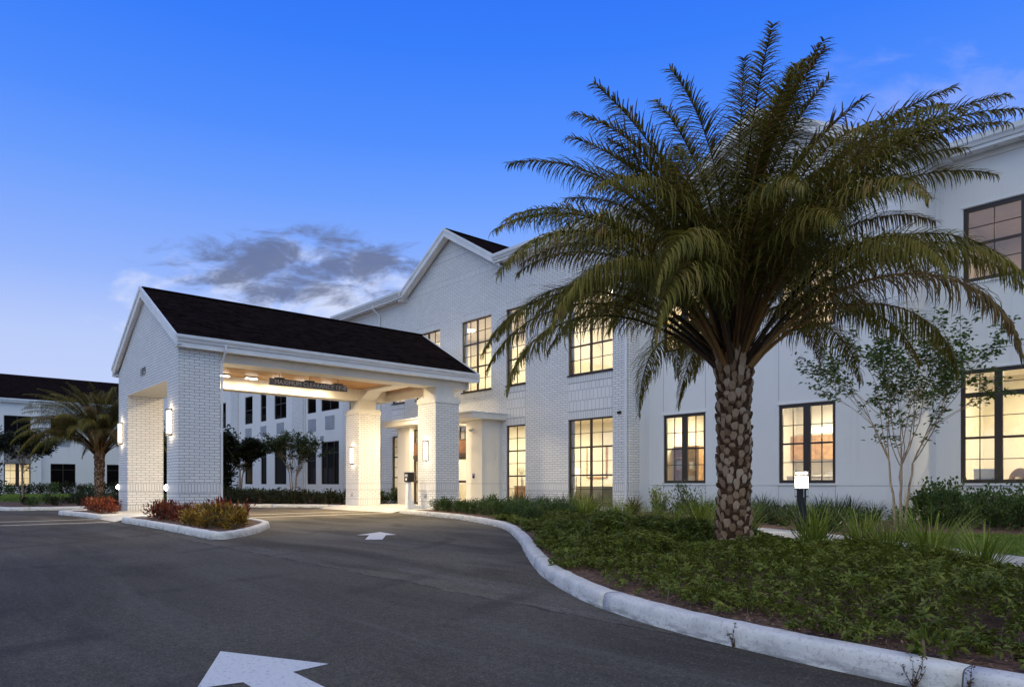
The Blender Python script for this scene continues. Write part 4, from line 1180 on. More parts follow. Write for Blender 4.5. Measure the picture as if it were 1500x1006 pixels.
bo = thing('bollard_light', 'glowing cylindrical bollard light among grasses beside the footpath', 'bollard light', (-7.08, 14.63, .12))
mb = MB(); mb.cyl((0, 0, 0), (0, 0, .90), .10, .098, 'black_metal', 24); mb.cyl((0, 0, .90), (0, 0, .93), .135, .135, 'black_metal', 24); mb.build('post', bo)
mb = MB(); mb.cyl((0, 0, .932), (0, 0, 1.20),   .118, .118, 'bollard_glow', 28); mb.build('diffuser', bo)
mb = MB()
mb.cyl((0, 0, 1.20), (0, 0, 1.225), .135, .135, 'black_metal', 28); mb.build('ring', bo)
mb = MB(); mb.cyl((0, 0, 1.227), (0, 0, 1.285), .112, .112, 'bollard_glow', 28); mb.build('upper_diffuser', bo)
mb = MB(); mb.cyl((0, 0, 1.287), (0, 0, 1.31), .135, .12, 'black_metal', 28); mb.build('cap', bo)
for k in range(4):
    a = R(45 + 90 * k); c_, s_ = math.cos(a) * .14, math.sin(a) * .14; mb = MB()
    mb.cyl((c_, s_, .74), (c_, s_, 1.30), .009, .009, 'steel', 8); mb.cyl((c_ * .6, s_ * .6, .75), (c_ * 1.02, s_ * 1.02, .75), .012, .012, 'black_metal', 8); mb.build('guard_rod', bo)
light('lamp_light', 'POINT', (0, 0, 1.06), 150, (1, .92, .70), bo, shadow_soft_size=.08)

# ------------------------------------------------------------------ call box pedestal by the doors
ped = thing('call_box', 'dark call box on a curved grey pedestal at the kerb end', 'call box', (-23.33, 15.05, .15))
mb = MB()
prof = [(.0, 0), (.62, 0), (.62, .10), (.44, .12), (.30, .20), (.22, .38), (.19, .7), (.17, 1.0), (.16, 1.06), (.04, 1.06)]
n = len(prof)
mb.face([(-.09, p[0], p[1]) for p in reversed(prof)], 'grey_plastic'); mb.face([(.09, p[0], p[1]) for p in prof], 'lamp_white')
for i in range(n):
    a, b_ = prof[i], prof[(i + 1) % n]; mb.face([(-.09, a[0], a[1]), (.09, a[0], a[1]), (.09, b_[0], b_[1]), (-.09, b_[0], b_[1])], 'lamp_white')
mb.build('pedestal', ped)
mb = MB(); mb.box(-.15, .15, .0, .26, 1.06, 1.44, 'black_metal'); mb.box(-.17, .17, -.02, .28, 1.44, 1.46, 'steel'); mb.build('housing', ped)
mb = MB(); mb.cyl((.0, -.012, 1.17), (.0, 0, 1.17), .055, .055, 'lamp_white', 16); mb.build('speaker', ped)
mb = MB(); mb.box(-.10, .10, -.01, 0, 1.27, 1.37, 'grey_plastic'); mb.build('keypad', ped)

# ------------------------------------------------------------------ furnishings seen through the lit windows
def furn(name, label, cat, loc, pieces, group=None):
    t = thing(name, label, cat, loc, group)
    for pn, m_, shapes in pieces:
        mb = MB()
        for s in shapes: mb.box(*s, m_)
        mb.build(pn, t)
    return t


furn('sofa', 'olive green sofa with its back to the tall corner window', 'sofa', (-18.5, 20.9, .2), [('seat', 'green_cloth', [(-1, 1, 0, .8, .12, .42)]), ('backrest', 'green_cloth', [(-1.02, 1.02, -.16, -.001, .1, .84)]), ('armrest', 'green_cloth', [(-1.2, -1.021, -.15, .8, .1, .62)]), ('armrest', 'green_cloth', [(1.021, 1.2, -.15, .8, .1, .62)])])
furn('picture', 'tall framed picture on the wall behind the corner window', 'picture', (-21.4, 24.19, 2.15), [('frame', 'oak_wood', [(-.62, -.56, -.05, 0, -.75, .75), (.56, .62, -.05, 0, -.75, .75), (-.56, .56, -.05, 0, -.75, -.69), (-.56, .56, -.05, 0, .69, .75)]), ('canvas', 'ivory_shade', [(-.56, .56, -.03, 0, -.69, .69)])])
lt = thing('floor_lamp', 'floor lamp with ivory shade inside the tall corner window', 'lamp', (-20.1, 21.4, .2))
mb = MB(); mb.cyl((0, 0, 0), (0, 0, .03), .15, .15, 'black_metal', 16); mb.cyl((0, 0, .03), (0, 0, 1.3), .015, .015, 'black_metal', 8); mb.build('stand', lt)
mb = MB(); mb.cyl((0, 0, 1.25), (0, 0, 1.6), .24, .18, 'shade_glow', 18); mb.build('shade', lt)
furn('sideboard', 'oak sideboard under the flowers inside the narrow ground floor window', 'sideboard', (-23.3, 21.3, .2), [('body', 'oak_wood', [(-.6, .6, 0, .5, .1, .8)]), ('top', 'dark_wood', [(-.63, .63, -.03, .53, .803, .84)]), ('leg', 'dark_wood', [(-.55, -.5, .05, .1, 0, .1)]), ('leg', 'dark_wood', [(.5, .55, .05, .1, 0, .1)])])
vs = thing('vase', 'white vase of pale flowers inside the narrow ground floor window', 'vase', (-23.5, 21.45, 1.04))
mb = MB(); mb.cyl((0, 0, 0), (0, 0, .3), .06, .10, 'ceramic_white', 14); mb.cyl((0, 0, .3), (0, 0, .42), .10, .05, 'ceramic_white', 14); mb.build('body', vs)
V, T = leaf_arrays(rng.normal(0, .11, (160, 3)) * (1, 1, .8) + (0, 0, .66), rng.normal(0, 1, (160, 3)) + (0, 0, .4), rng.normal(0, 1, (160, 3)), .09, .06); link('flowers', np_mesh('flowers', V, T, 'petal_white'), vs)
furn('hutch', 'open oak hutch of shelves inside the paired window left of the palm', 'hutch', (-15.0, 21.7, .2), [('body', 'oak_wood', [(-.55, .55, 0, .5, 0, .95), (-.55, -.5, .2, .5, .95, 2.3), (.5, .55, .2, .5, .95, 2.3), (-.5, .5, .47, .5, .95, 2.3), (-.5, .5, .2, .47, 1.45, 1.49), (-.5, .5, .2, .47, 1.9, 1.94), (-.55, .55, .2, .5, 2.3, 2.34)]), ('books', 'grey_cloth', [(-.45, -.1, .25, .45, 1.5, 1.8), (.05, .3, .25, .45, .96, 1.25)]), ('vase', 'ceramic_white', [(.1, .25, .28, .42, 1.5, 1.75)])])
furn('wall_cabinet', 'row of oak wall cabinets seen through the window left of the palm', 'cabinet', (-15.59, 22.6, 1.5), [('body', 'oak_wood', [(0, .38, 0, 1.9, 0, .75)]), ('door_gap', 'dark_wood', [(.38, .384, .6, .61, .03, .72), (.38, .384, 1.25, 1.26, .03, .72)])])
furn('wall_cabinet', 'oak wall cabinets with a glowing strip above, behind the bollard light', 'cabinet', (-10.9, 24.15, 2.0), [('body', 'oak_wood', [(-1.2, 1.6, 0, .4, 0, .85)]), ('light_strip', 'room_glow', [(-.7, 1.0, .05, .12, .93, 1.12)]), ('door_gap', 'dark_wood', [(-.3, -.29, -.004, 0, .03, .82), (.6, .61, -.004, 0, .03, .82)])])
furn('counter', 'grey topped counter below the oak cabinets behind the bollard light', 'counter', (-10.9, 23.9, .2), [('body', 'grey_cloth', [(-1.2, 1.6, 0, .6, 0, 1.2)]), ('top', 'cap_stone', [(-1.25, 1.65, -.04, .62, 1.203, 1.24)]), ('sink', 'steel', [(.2, .8, .1, .5, 1.243, 1.40)])])
furn('printer', 'pale office printer on the sill of the right transom window', 'printer', (-6.0, 23.75, 1.0), [('body', 'ivory_shade', [(-.28, .28, 0, .4, .19, .52)]), ('tray', 'grey_plastic', [(-.22, .22, -.06, -.001, .24, .3)]), ('lid', 'lamp_white', [(-.29, .29, -.01, .41, .523, .58)]), ('stand', 'grey_cloth', [(-.3, .3, .0, .4, -.8, .185)])])
ch = thing('armchair', 'rounded woven chair back inside the right transom window', 'chair', (-5.2, 24.0, .2))
bm = bmesh.new(); bmesh.ops.create_uvsphere(bm, u_segments=20, v_segments=12, radius=.3)
for v in bm.verts: v.co = Vector((v.co.x, v.co.y * .3, v.co.z * 1.4 + .98))
me = bpy.data.meshes.new('backrest'); bm.to_mesh(me); bm.free(); me.materials.append(MATS['oak_wood']); link('backrest', me, ch)
mb = MB(); mb.box(-.3, .3, -.05, .5, .38, .5, 'grey_cloth'); mb.build('seat', ch)
for x in (-.25, .25):
    for y in (0, .42): mb = MB(); mb.cyl((x, y, 0), (x, y, .378), .02, .02, 'oak_wood', 8); mb.build('leg', ch)
# ------------------------------------------------------------------ date palm
def palm(label, loc, seed=11, nf=92, trunk_h=2.95, wind=(.0, .0)):
    rnd = random.Random(seed); rg = np.random.default_rng(seed)
    t = thing('palm_tree', label, 'palm', loc)
    mb = MB(); r_at = lambda z: (.205 + .075 * math.exp(-z / .28) + .02 * (z / trunk_h))
    zs = [0, .1, .25, .5, 1, 1.6, 2.2, trunk_h, trunk_h + .35]
    mb.tube([(0, 0, z) for z in zs], [r_at(z) - .005 for z in zs[:-1]] + [.16], 'palm_fibre', 18)
    row = 0; z = .05
    while z < trunk_h + .30:                                   # cut leaf bases in a spiral lattice
        nb = 8; rr = r_at(z); top = max(0, (z - trunk_h + .35) / .6)
        for k in range(nb):
            a = 2 * math.pi * (k + .5 * (row % 2) + rnd.uniform(-.13, .13)) / nb + row * .03; w = 2 * math.pi * rr / nb * rnd.uniform(.40, .50); zz_ = z + rnd.uniform(-.035, .035)
            h = rnd.uniform(.060, .092); pr = rnd.uniform(.040, .085) * (1 + .8 * top); h *= 1 + 1.1 * top; up = rnd.uniform(-.02, .06)
            er = Vector((math.cos(a), math.sin(a), 0)); et = Vector((-math.sin(a), math.cos(a), 0)); ez = Vector((0, 0, 1))
            q = lambda s, v, o: tuple(er * (rr + o) + et * s + ez * (zz_ + v))
            lo1 = [q(-w * .55, -h * 1.15, -.01), q(w * .55, -h * 1.15, -.01)]; sd = [q(-w * 1.05, 0, -.02), q(w * 1.05, 0, -.02)]; tp = [q(-w * .7, h, -.02), q(w * .7, h, -.02)]
            f = [q(-w * rnd.uniform(.3, .6), -h * .55, pr * .7), q(w * rnd.uniform(.3, .6), -h * .55, pr * .7), q(w * rnd.uniform(.62, .85), h * .1 + up, pr), q(w * rnd.uniform(.2, .6), h * rnd.uniform(.55, .85) + up, pr * .95), q(-w * rnd.uniform(.2, .6), h * rnd.uniform(.55, .85) + up, pr * .95), q(-w * rnd.uniform(.62, .85), h * .1 + up, pr)]
            i = len(mb.v); pts = lo1 + sd + tp + f; mb.v += pts; km = mb.mi('palm_boot'); kd = mb.mi('palm_fibre')
            fs = [((6, 7, 8, 9, 10, 11), km), ((0, 1, 7, 6), km), ((1, 3, 8, 7), kd), ((2, 0, 6, 11), kd), ((3, 5, 9, 8), kd), ((4, 2, 11, 10), kd), ((5, 4, 10, 9), kd)]
            for fc, mi_ in fs: mb.f.append(tuple(i + j for j in fc)); mb.m.append(mi_); mb.uv.append([(0, 0)] * len(fc))
        z += .088; row += 1
    mb.build('trunk', t)
    for k in range(nf):
        u = k / (nf - 1)                                        # 0 = youngest, upright; 1 = oldest, drooping
        a = k * 2.39996 + rnd.uniform(-.25, .25)
        el = R(88) - R(42) * u ** 1.1 + rnd.uniform(-.08, .08)
        bend = R(45) + R(76) * (u ** .9) + rnd.uniform(-.16, .22)
        L = (5.0 - .55 * abs(u - .45)) * rnd.uniform(.88, 1.06)
        L *= .86 + .14 * min(1, u / .35)
        n = 44; s = np.linspace(0, 1, n)
        ang = el - bend * (.25 * s + .75 * s ** 1.7)
        az = a + rnd.uniform(-.38, .38) * s ** 2
        ds = L / (n - 1)
        hx = np.cumsum(np.cos(ang) * np.cos(az)) * ds; hy = np.cumsum(np.cos(ang) * np.sin(az)) * ds; hz = np.cumsum(np.sin(ang)) * ds
        r0 = .10 + .10 * u
        C = np.stack([hx + math.cos(a) * r0 + wind[0] * (s * L) ** 2 * .02, hy + math.sin(a) * r0 + wind[1] * (s * L) ** 2 * .02, hz + trunk_h + .30 - .38 * u], 1)
        f = MB(); rad = [(.034 * (1 - q) ** 1.6 + .005) if q > .05 else .060 - .5 * q for q in s[::3]]
        f.tube([tuple(c) for c in C[::3]], rad, 'palm_stalk', 5)
        sv = np.array(f.v); st_ = np.array([[q[0], q[1], q[2]] for q in f.f] + [[q[0], q[2], q[3]] for q in f.f])
        Tn = norm(np.gradient(C, axis=0)); side = norm(np.cross(Tn, np.array([0, 0, 1.0]) + 1e-4)); upv = norm(np.cross(side, Tn))
        m = int(158 * L / 4.5); parts = [(sv, st_, 0)]
        P, D, Ls = [], [], []
        for sgn in (-1, 1):
            q = np.linspace(.20, .995, m) + rg.normal(0, .002, m); q = np.clip(q, .1, .999); i0 = q * (n - 1); ii = np.clip(i0.astype(int), 0, n - 2); fr = (i0 - ii)[:, None]
            c = C[ii] * (1 - fr) + C[ii + 1] * fr
            tn, sd, uv_ = Tn[ii], side[ii] * sgn, upv[ii]
            fw = (.55 + .75 * q ** 2)[:, None]; rk = np.array([.55, -.15, .2, -.45])[np.arange(m) % 4][:, None] + rg.normal(0, .26, (m, 1))
            d = norm(sd + tn * fw + uv_ * rk * .75)
            ln = .66 * np.clip((q - .14) / .24, .14, 1) * np.clip((1.06 - q) / .38, .28, 1) * rg.uniform(.7, 1.15, m)
            P.append(c); D.append(d); Ls.append(ln)
        P = np.concatenate(P); D = np.concatenate(D); Ls = np.concatenate(Ls)
        D[:, 0] += wind[0] * .4; D[:, 1] += wind[1] * .4
        V, T = blades(P, D, Ls, .0215, rg.uniform(.5, 2.1, len(P)) + .5 * u, 4)
        parts.append((V, T, 1)); V, T, mi = merge(parts)
        fo = link('frond', np_mesh('frond', V, T, None, mi, ['palm_stalk', 'palm_leaf']), t)
    # dry seed stalks and fibre among the leaf bases
    for k in range(16):
        a = rnd.uniform(0, 6.28); L = rnd.uniform(.5, 1.1); mb = MB(); pts = []
        for j in range(6): q = j / 5; pts.append((math.cos(a) * (.2 + .5 * L * q), math.sin(a) * (.2 + .5 * L * q), trunk_h + .1 + L * (q * .9 - .35 * q * q)))
        mb.tube(pts, [.02, .016, .012, .009, .006, .003], 'palm_stalk', 5)
        mb.build('flower_stalk', t)
    return t


pal = palm('large date palm with a lattice-patterned trunk in the front planting bed', (-6.12, 10.29, .10), wind=(-.25, .10), seed=58)
p2 = copy_tree(pal); place(p2, (-43.0, 8.15, .1), R(140), .90, 'smaller date palm standing left of the canopy before the dark roof')

# ------------------------------------------------------------------ broadleaf trees
def shrub_tree(name, label, loc, h, spread, stems, leafm, barkm, nleaf, lsize, seed, fork=.35, stem_r=.04, group=None, dense=1.0, lift=0.0, rise=.8):
    rnd = random.Random(seed); rg = np.random.default_rng(seed)
    t = thing(name, label, 'tree', loc, group); tips = []
    mb = MB()

    def grow(p, d, L, r, depth):
        pts = [p]; q = Vector(p); dd = Vector(d)
        k = 5
        for j in range(k):
            dd = (dd + Vector((rnd.gauss(0, .10), rnd.gauss(0, .10), rnd.gauss(.02, .06)))).normalized(); q = q + dd * L / k; pts.append(q.copy())
        mb.tube(pts, [r * (1 - .45 * j / k) for j in range(k + 1)], barkm, 6 if r > .012 else 4)
        if depth == 0:
            for j in range(2, k + 1): tips.append((pts[j], dd.copy()))
            return
        for j in range(k + 1):
            if depth < 3 and j >= 2: tips.append((pts[j], dd.copy())) if rnd.random() < .35 else None
        nb = rnd.choice((2, 3, 3)) if depth > 1 else rnd.choice((3, 4))
        for j in range(nb):
            at = pts[k] if j == 0 else pts[rnd.choice((k - 2, k - 1, k))]
            ax = Vector((rnd.gauss(0, 1), rnd.gauss(0, 1), rnd.gauss(0, .5))); out = Vector((at.x, at.y, 0)) * .5
            nd = (dd * 1.0 + ax * .42 * spread + out.normalized() * .28 * spread + Vector((0, 0, rise * .25))).normalized()
            grow(at, nd, L * rnd.uniform(.62, .82), r * .58, depth - 1)

    for s in range(stems):
        a = 2 * math.pi * s / stems + rnd.uniform(-.4, .4); tilt = (rnd.uniform(.05, .16) if stems > 1 else .02)
        d = Vector((math.cos(a) * tilt, math.sin(a) * tilt, 1)).normalized(); b0 = Vector((math.cos(a) * .10, math.sin(a) * .10, 0)) * (stems > 1)
        L0 = h * fork * rnd.uniform(.9, 1.1); pts = [b0 + d * L0 * q / 6 + Vector((rnd.gauss(0, .012), rnd.gauss(0, .012), 0)) * (q > 0) for q in range(7)]
        mb.tube(pts, [stem_r * (1.25 - .5 * q / 6) for q in range(7)], barkm, 8)
        for j in range(4 if stems > 1 else 6):
            aa = rnd.uniform(0, 6.28); k = .30 * spread
            nd = Vector((math.cos(aa) * k + d.x, math.sin(aa) * k + d.y, rise)).normalized()
            grow(pts[-1 - (j % 3) * (stems == 1)], nd, h * (1 - fork) * rnd.uniform(.36, .46), stem_r * .5, 2)
    mb.build('trunk', t, True)
    idx = rg.integers(0, len(tips), nleaf); P = np.array([tuple(tips[i][0]) for i in idx]); D0 = np.array([tuple(tips[i][1]) for i in idx])
    sg = .10 * dense * max(1, h / 4)
    P = P + rg.normal(0, sg, P.shape) * (1, 1, .55); P[:, 2] += lift
    D = norm(rg.normal(0, 1, P.shape) * (1, 1, .4) + D0 * .5 + (0, 0, -.25)); N = norm(rg.normal(0, .45, P.shape) + (0, 0, 1))
    V, T = leaf_arrays(P, D, N, rg.uniform(.7, 1.25, nleaf) * lsize, rg.uniform(.4, .55, nleaf) * lsize)
    link('crown', np_mesh('crown', V, T, leafm), t)
    return t


shrub_tree('myrtle_tree', 'slender multi-stemmed tree with sparse leaves against the right stucco wall', (-6.0, 17.2, .12), 4.85, 1.12, 4, 'myrtle_leaf', 'bark_pale', 4600, .12, 21, .30, .027, rise=.85, dense=.62)
shrub_tree('myrtle_tree', 'slender light multi-stemmed tree seen beneath the canopy before the dark windows', (-38.2, 17.0, .12), 4.3, 1.0, 4, 'tree_leaf', 'bark_pale', 6000, .14, 22, .34, .035, rise=.9, dense=.7)
shrub_tree('broadleaf_tree', 'dark leafy tree with two bare leaning stems seen through the canopy', (-42.2, 15.4, .12), 4.1, .8, 2, 'dark_tree_leaf', 'bark_pale', 9000, .20, 24, .42, .06, dense=1.6, rise=.7)
shrub_tree('broadleaf_tree', 'young single-stemmed tree with thin trunk on the lawn at the far left', (-49.2, 5.4, .12), 4.9, 1.0, 1, 'dark_tree_leaf', 'bark_pale', 5200, .19, 26, .52, .055, dense=1.6, rise=.5)


# ------------------------------------------------------------------ grasses, shrubs, ground cover
def clump(name, label, cat, n, h, wd, spread, leafm, seed, droop=1.3, base=.12, group=None, seg=5):
    rg = np.random.default_rng(seed); t = thing(name, label, cat, group=group)
    a = rg.uniform(0, 2 * np.pi, n); rr = np.sqrt(rg.uniform(0, 1, n)) * base
    P = np.stack([np.cos(a) * rr, np.sin(a) * rr, np.zeros(n)], 1); a2 = a + rg.normal(0, .5, n); tl = np.abs(rg.normal(.0, spread, n)) + .05
    D = np.stack([np.cos(a2) * tl, np.sin(a2) * tl, np.ones(n)], 1)
    V, T = blades(P, D, rg.uniform(.55, 1.12, n) * h, rg.uniform(.7, 1.2, n) * wd, rg.uniform(.25, 1.0, n) * droop, seg)
    link('foliage', np_mesh('foliage', V, T, leafm), t)
    return t


def leafy(name, label, cat, n, rad, h, lsize, leafm, seed, group=None, upward=.7, stems=7, narrow=.45, flat=.75, stem_m='bark_brown'):
    rg = np.random.default_rng(seed); t = thing(name, label, cat, group=group)
    mb = MB(); tips = []
    for s in range(stems):
        a = rg.uniform(0, 6.28); k = rg.uniform(.15, 1.0) * rad; p1 = Vector((math.cos(a) * k, math.sin(a) * k, h * rg.uniform(.55, .98))); p0 = Vector((math.cos(a) * .06, math.sin(a) * .06, 0))
        mid = p0.lerp(p1, .5) + Vector((0, 0, .06)); mb.tube([p0, mid, p1], [.014, .010, .005], stem_m, 5)
        for q in np.linspace(.25, 1, 9): tips.append(p0.lerp(p1, q))
    mb.build('stems', t)
    i = rg.integers(0, len(tips), n); P = np.array([tuple(tips[k]) for k in i]) + rg.normal(0, rad * .20, (n, 3)) * (1, 1, flat)
    P[:, 2] = np.clip(P[:, 2], .03, h * 1.06)
    cen = np.array([0, 0, h * .35]); D = norm(norm(P - cen) + rg.normal(0, .45, P.shape) + (0, 0, upward))
    N = norm(np.cross(D, rg.normal(0, 1, P.shape)))
    V, T = leaf_arrays(P, D, N, rg.uniform(.7, 1.25, n) * lsize, rg.uniform(.8, 1.2, n) * lsize * narrow, .2, .2)
    link('foliage', np_mesh('foliage', V, T, leafm), t)
    return t


def scatter(protos, spots, label=None, group=None):
    """spots: (x, y, scale[, z]); the first use of a prototype moves it, the rest are copies"""
    used = set(); res = []
    for k, sp in enumerate(spots):
        q = protos[k % len(protos)]
        o = q if q.name not in used else copy_tree(q)
        used.add(q.name); res.append(place(o, (sp[0], sp[1], sp[3] if len(sp) > 3 else .12), random.uniform(0, 6.28), sp[2]))
    return res


place(leafy('broadleaf_tree', 'dense dark tree beside the front canopy pier, tallest of the group there', 'tree', 7000, 1.35, 4.3, .21, 'dark_tree_leaf', 272, None, .35, 16, .5, 1.6), (-45.0, 15.2, .12))
place(leafy('broadleaf_tree', 'dark shrubby tree right of the smaller palm by the left building', 'tree', 7000, 1.35, 4.3, .21, 'dark_tree_leaf', 264, None, .35, 16, .5, 1.6), (-50.5, 13.0, .12))
place(leafy('broadleaf_tree', 'dark bushy tree cut by the left edge of the picture', 'tree', 7000, 1.35, 4.3, .21, 'dark_tree_leaf', 251, None, .35, 16, .5, 1.6), (-52.5, 3.6, .12))
rs = random.Random(5)
GL = 'bright green ornamental grass clump along the near edge of the footpath'
gr = [clump('grass_clump', GL, 'grass clump', 150, .78, .017, .42, 'grass_leaf', 40 + k, 1.2, .16, 'bright grass clumps along the footpath') for k in range(4)]
spots = []
for i, p in enumerate(near_e):
    if p.x < -12.9 or p.x > .8 or rs.random() < .22: continue
    nx = near_e[min(i + 1, len(near_e) - 1)]; d = (nx - p).normalized() if nx != p else Vector((1, 0, 0)); q = p - Vector((-d.y, d.x, 0)) * rs.uniform(.35, .75)
    if math.hypot(q.x + 6.12, q.y - 10.29) < .5: continue
    spots.append((q.x + rs.uniform(-.15, .15), q.y, rs.uniform(.85, 1.25)))
scatter(gr, spots)
LL = 'dark green strap-leaved clump against the foot of the white wall'
lr = [clump('liriope_clump', LL, 'grass clump', 120, .72, .021, .50, 'liriope_leaf', 60 + k, 1.2, .14, 'dark strap-leaved clumps along the wall') for k in range(3)]
spots = [(-20.7, 18.85, 1.25), (-19.3, 18.6, 1.1), (-18.3, 18.7, 1.05), (-17.2, 18.5, 1.1), (-16.2, 18.2, 1.0)]
x = -14.6
while x < -7.0:
    spots.append((x, T1 - rs.uniform(.5, 1.0), rs.uniform(.85, 1.15))); x += rs.uniform(.45, .75)
x = -10.5
while x < -6.0:
    spots.append((x, 17.4 - .55 * (x + 10.5) + rs.uniform(-.3, .3), rs.uniform(.75, 1.0))); x += rs.uniform(.45, .7)
scatter(lr, spots)
b_ = [clump('bronze_fern', 'bronze brown arching plant at the corner of the brick building', 'plant', 130, .75, .045, .9, 'bronze_leaf', 71, 1.4, .1)]
scatter(b_, [(-14.6, 18.3, 1.0)])
HL = 'clipped dark green hedge shrub in a row beside the entrance kerb'
hp = [leafy('hedge_shrub', HL, 'shrub', 900, .48, .80, .085, 'hedge_leaf', 80 + k, 'hedge shrubs in a row by the entrance', .5, 9, .6) for k in range(3)]
spots = []
x = -21.6
while x < -12.6:
    y = np.interp(x, [-21.97, -19.55, -17.2, -13.65, -10.6], [14.36, 13.85, 13.25, 11.67, 9.5]); spots.append((x, y + 1.0, rs.uniform(.52, .66))); x += rs.uniform(.48, .6)
    if x > -19: spots.append((x, y + 1.7, rs.uniform(.55, .75)))
scatter(hp, spots)
UL = 'upright round-leaved shrub at the foot of the right stucco wall'
up_ = [leafy('clusia_shrub', UL, 'shrub', 620, .42, 1.05, .11, 'hedge_leaf', 90 + k, 'round-leaved shrubs along the right wall', .6, 11, .6) for k in range(3)]
spots = []
x = -6.3
while x < 3.5:
    spots.append((x, rs.uniform(20.0, 21.2) - max(0, x) * .2, rs.uniform(.8, 1.25))); spots.append((x + .2, rs.uniform(18.9, 19.7) - max(0, x + 3) * .25, rs.uniform(.62, .95)))
    spots.append((x + .1, rs.uniform(17.9, 18.6) - max(0, x + 3) * .25, rs.uniform(.45, .7))); x += rs.uniform(.42, .58)
scatter(up_, spots)
scatter([leafy('hedge_shrub', 'light green upright shrub under the window left of the palm', 'shrub', 500, .4, 1.0, .075, 'grass_leaf', 95, None, .6, 10, .5)], [(-14.35, 19.4, 1.0)])
scatter([leafy('hedge_shrub', 'light green upright shrub by the window, nearer the palm trunk', 'shrub', 500, .45, .95, .075, 'hedge_leaf', 96, None, .6, 10, .5)], [(-13.2, 19.3, 1.1)])
# crotons on the canopy islands
CR = 'dark red croton shrub on the kerbed islands at the canopy front'; CY = 'yellow and orange croton shrub at the near tip of the right island'
cr = [leafy('croton_shrub', CR, 'shrub', 300, .36, .44, .13, 'croton_red_leaf', 100 + k, 'red crotons at the canopy', .75, 8, .28) for k in range(3)]
cy = [leafy('croton_shrub', CY, 'shrub', 320, .40, .46, .14, 'croton_yellow_leaf', 110 + k, 'yellow crotons on the right island', .75, 9, .28) for k in range(2)]
scatter(cr, [(-22.6, 5.75, 1.0), (-22.0, 5.9, .9), (-21.3, 5.7, 1.05), (-20.5, 5.85, 1.0), (-19.8, 5.75, .95), (-19.9, 6.6, 1.1), (-18.6, 6.5, 1.2), (-25.9, 5.3, .62), (-27.4, 5.35, .95), (-28.3, 5.4, 1.05), (-29.4, 5.4, 1.0), (-30.2, 5.5, .9), (-29.8, 6.2, .9), (-17.3, 6.1, 1.1)])
scatter(cy, [(-18.9, 5.7, .9), (-18.0, 5.8, 1.0), (-17.2, 5.65, .95), (-16.6, 5.9, 1.05), (-17.9, 5.32, .6), (-15.95, 5.75, .9), (-16.6, 5.3, .55)])
# low hedge rows and ground plants of the back beds
BH = 'low dark shrub in the long bed before the back wing'
WL = 'low spreading dark shrub in the bed between footpath and white wall'
wl = [leafy('hedge_shrub', WL, 'shrub', 260, .45, .42, .09, 'hedge_leaf', 150 + k, 'low shrubs between footpath and wall', .3, 7, .55) for k in range(2)]
scatter(wl, [(x + rs.uniform(-.2, .2), y + rs.uniform(-.25, .25), rs.uniform(.7, 1.0)) for x in np.arange(-13.5, -6.4, .75) for y in (18.6 - .3 * (x + 13.5), 19.5)])
bh = [leafy('hedge_shrub', BH, 'shrub', 420, .6, .72, .13, 'dark_tree_leaf', 120 + k, 'low shrubs of the back beds', .5, 8, .5) for k in range(2)] + [leafy('hedge_shrub', BH, 'shrub', 420, .6, .65, .13, 'hedge_leaf', 124, 'low shrubs of the back beds', .5, 8, .5)]
spots = []
for x in np.arange(-46, -29.5, .75):
    y0 = np.interp(x, [-46, -35.2, -34.4, -33.3, -31.8, -29.8], [13, 13.0, 13.6, 14.6, 15.6, 16.6])
    for k in range(3): spots.append((x + rs.uniform(-.3, .3), y0 + .4 + k * 1.1 + rs.uniform(-.2, .2), rs.uniform(.75, 1.1)))
for y in np.arange(-1, 20, 1.1): spots.append((-80.0 + rs.uniform(-.6, .6), y, rs.uniform(1.3, 1.6)))
for y in np.arange(4.6, 12, .9): spots.append((-38.0 + rs.uniform(-.6, .6), y, rs.uniform(.5, .8))); spots.append((-41 + rs.uniform(-.6, .6), y, rs.uniform(.5, .8)))
scatter(bh, spots)
sc_ = [clump('grass_clump', 'green grass tuft at the foot of the smaller palm', 'grass clump', 110, .85, .03, .5, 'liriope_leaf', 130, 1.2, .16, 'grass tufts by the smaller palm')]
scatter(sc_, [(-42.2, 7.4, 1.2), (-43.6, 7.2, 1.2), (-42.4, 8.9, 1.1), (-44.4, 8.3, 1.1), (-41.5, 8.2, 1.0)])

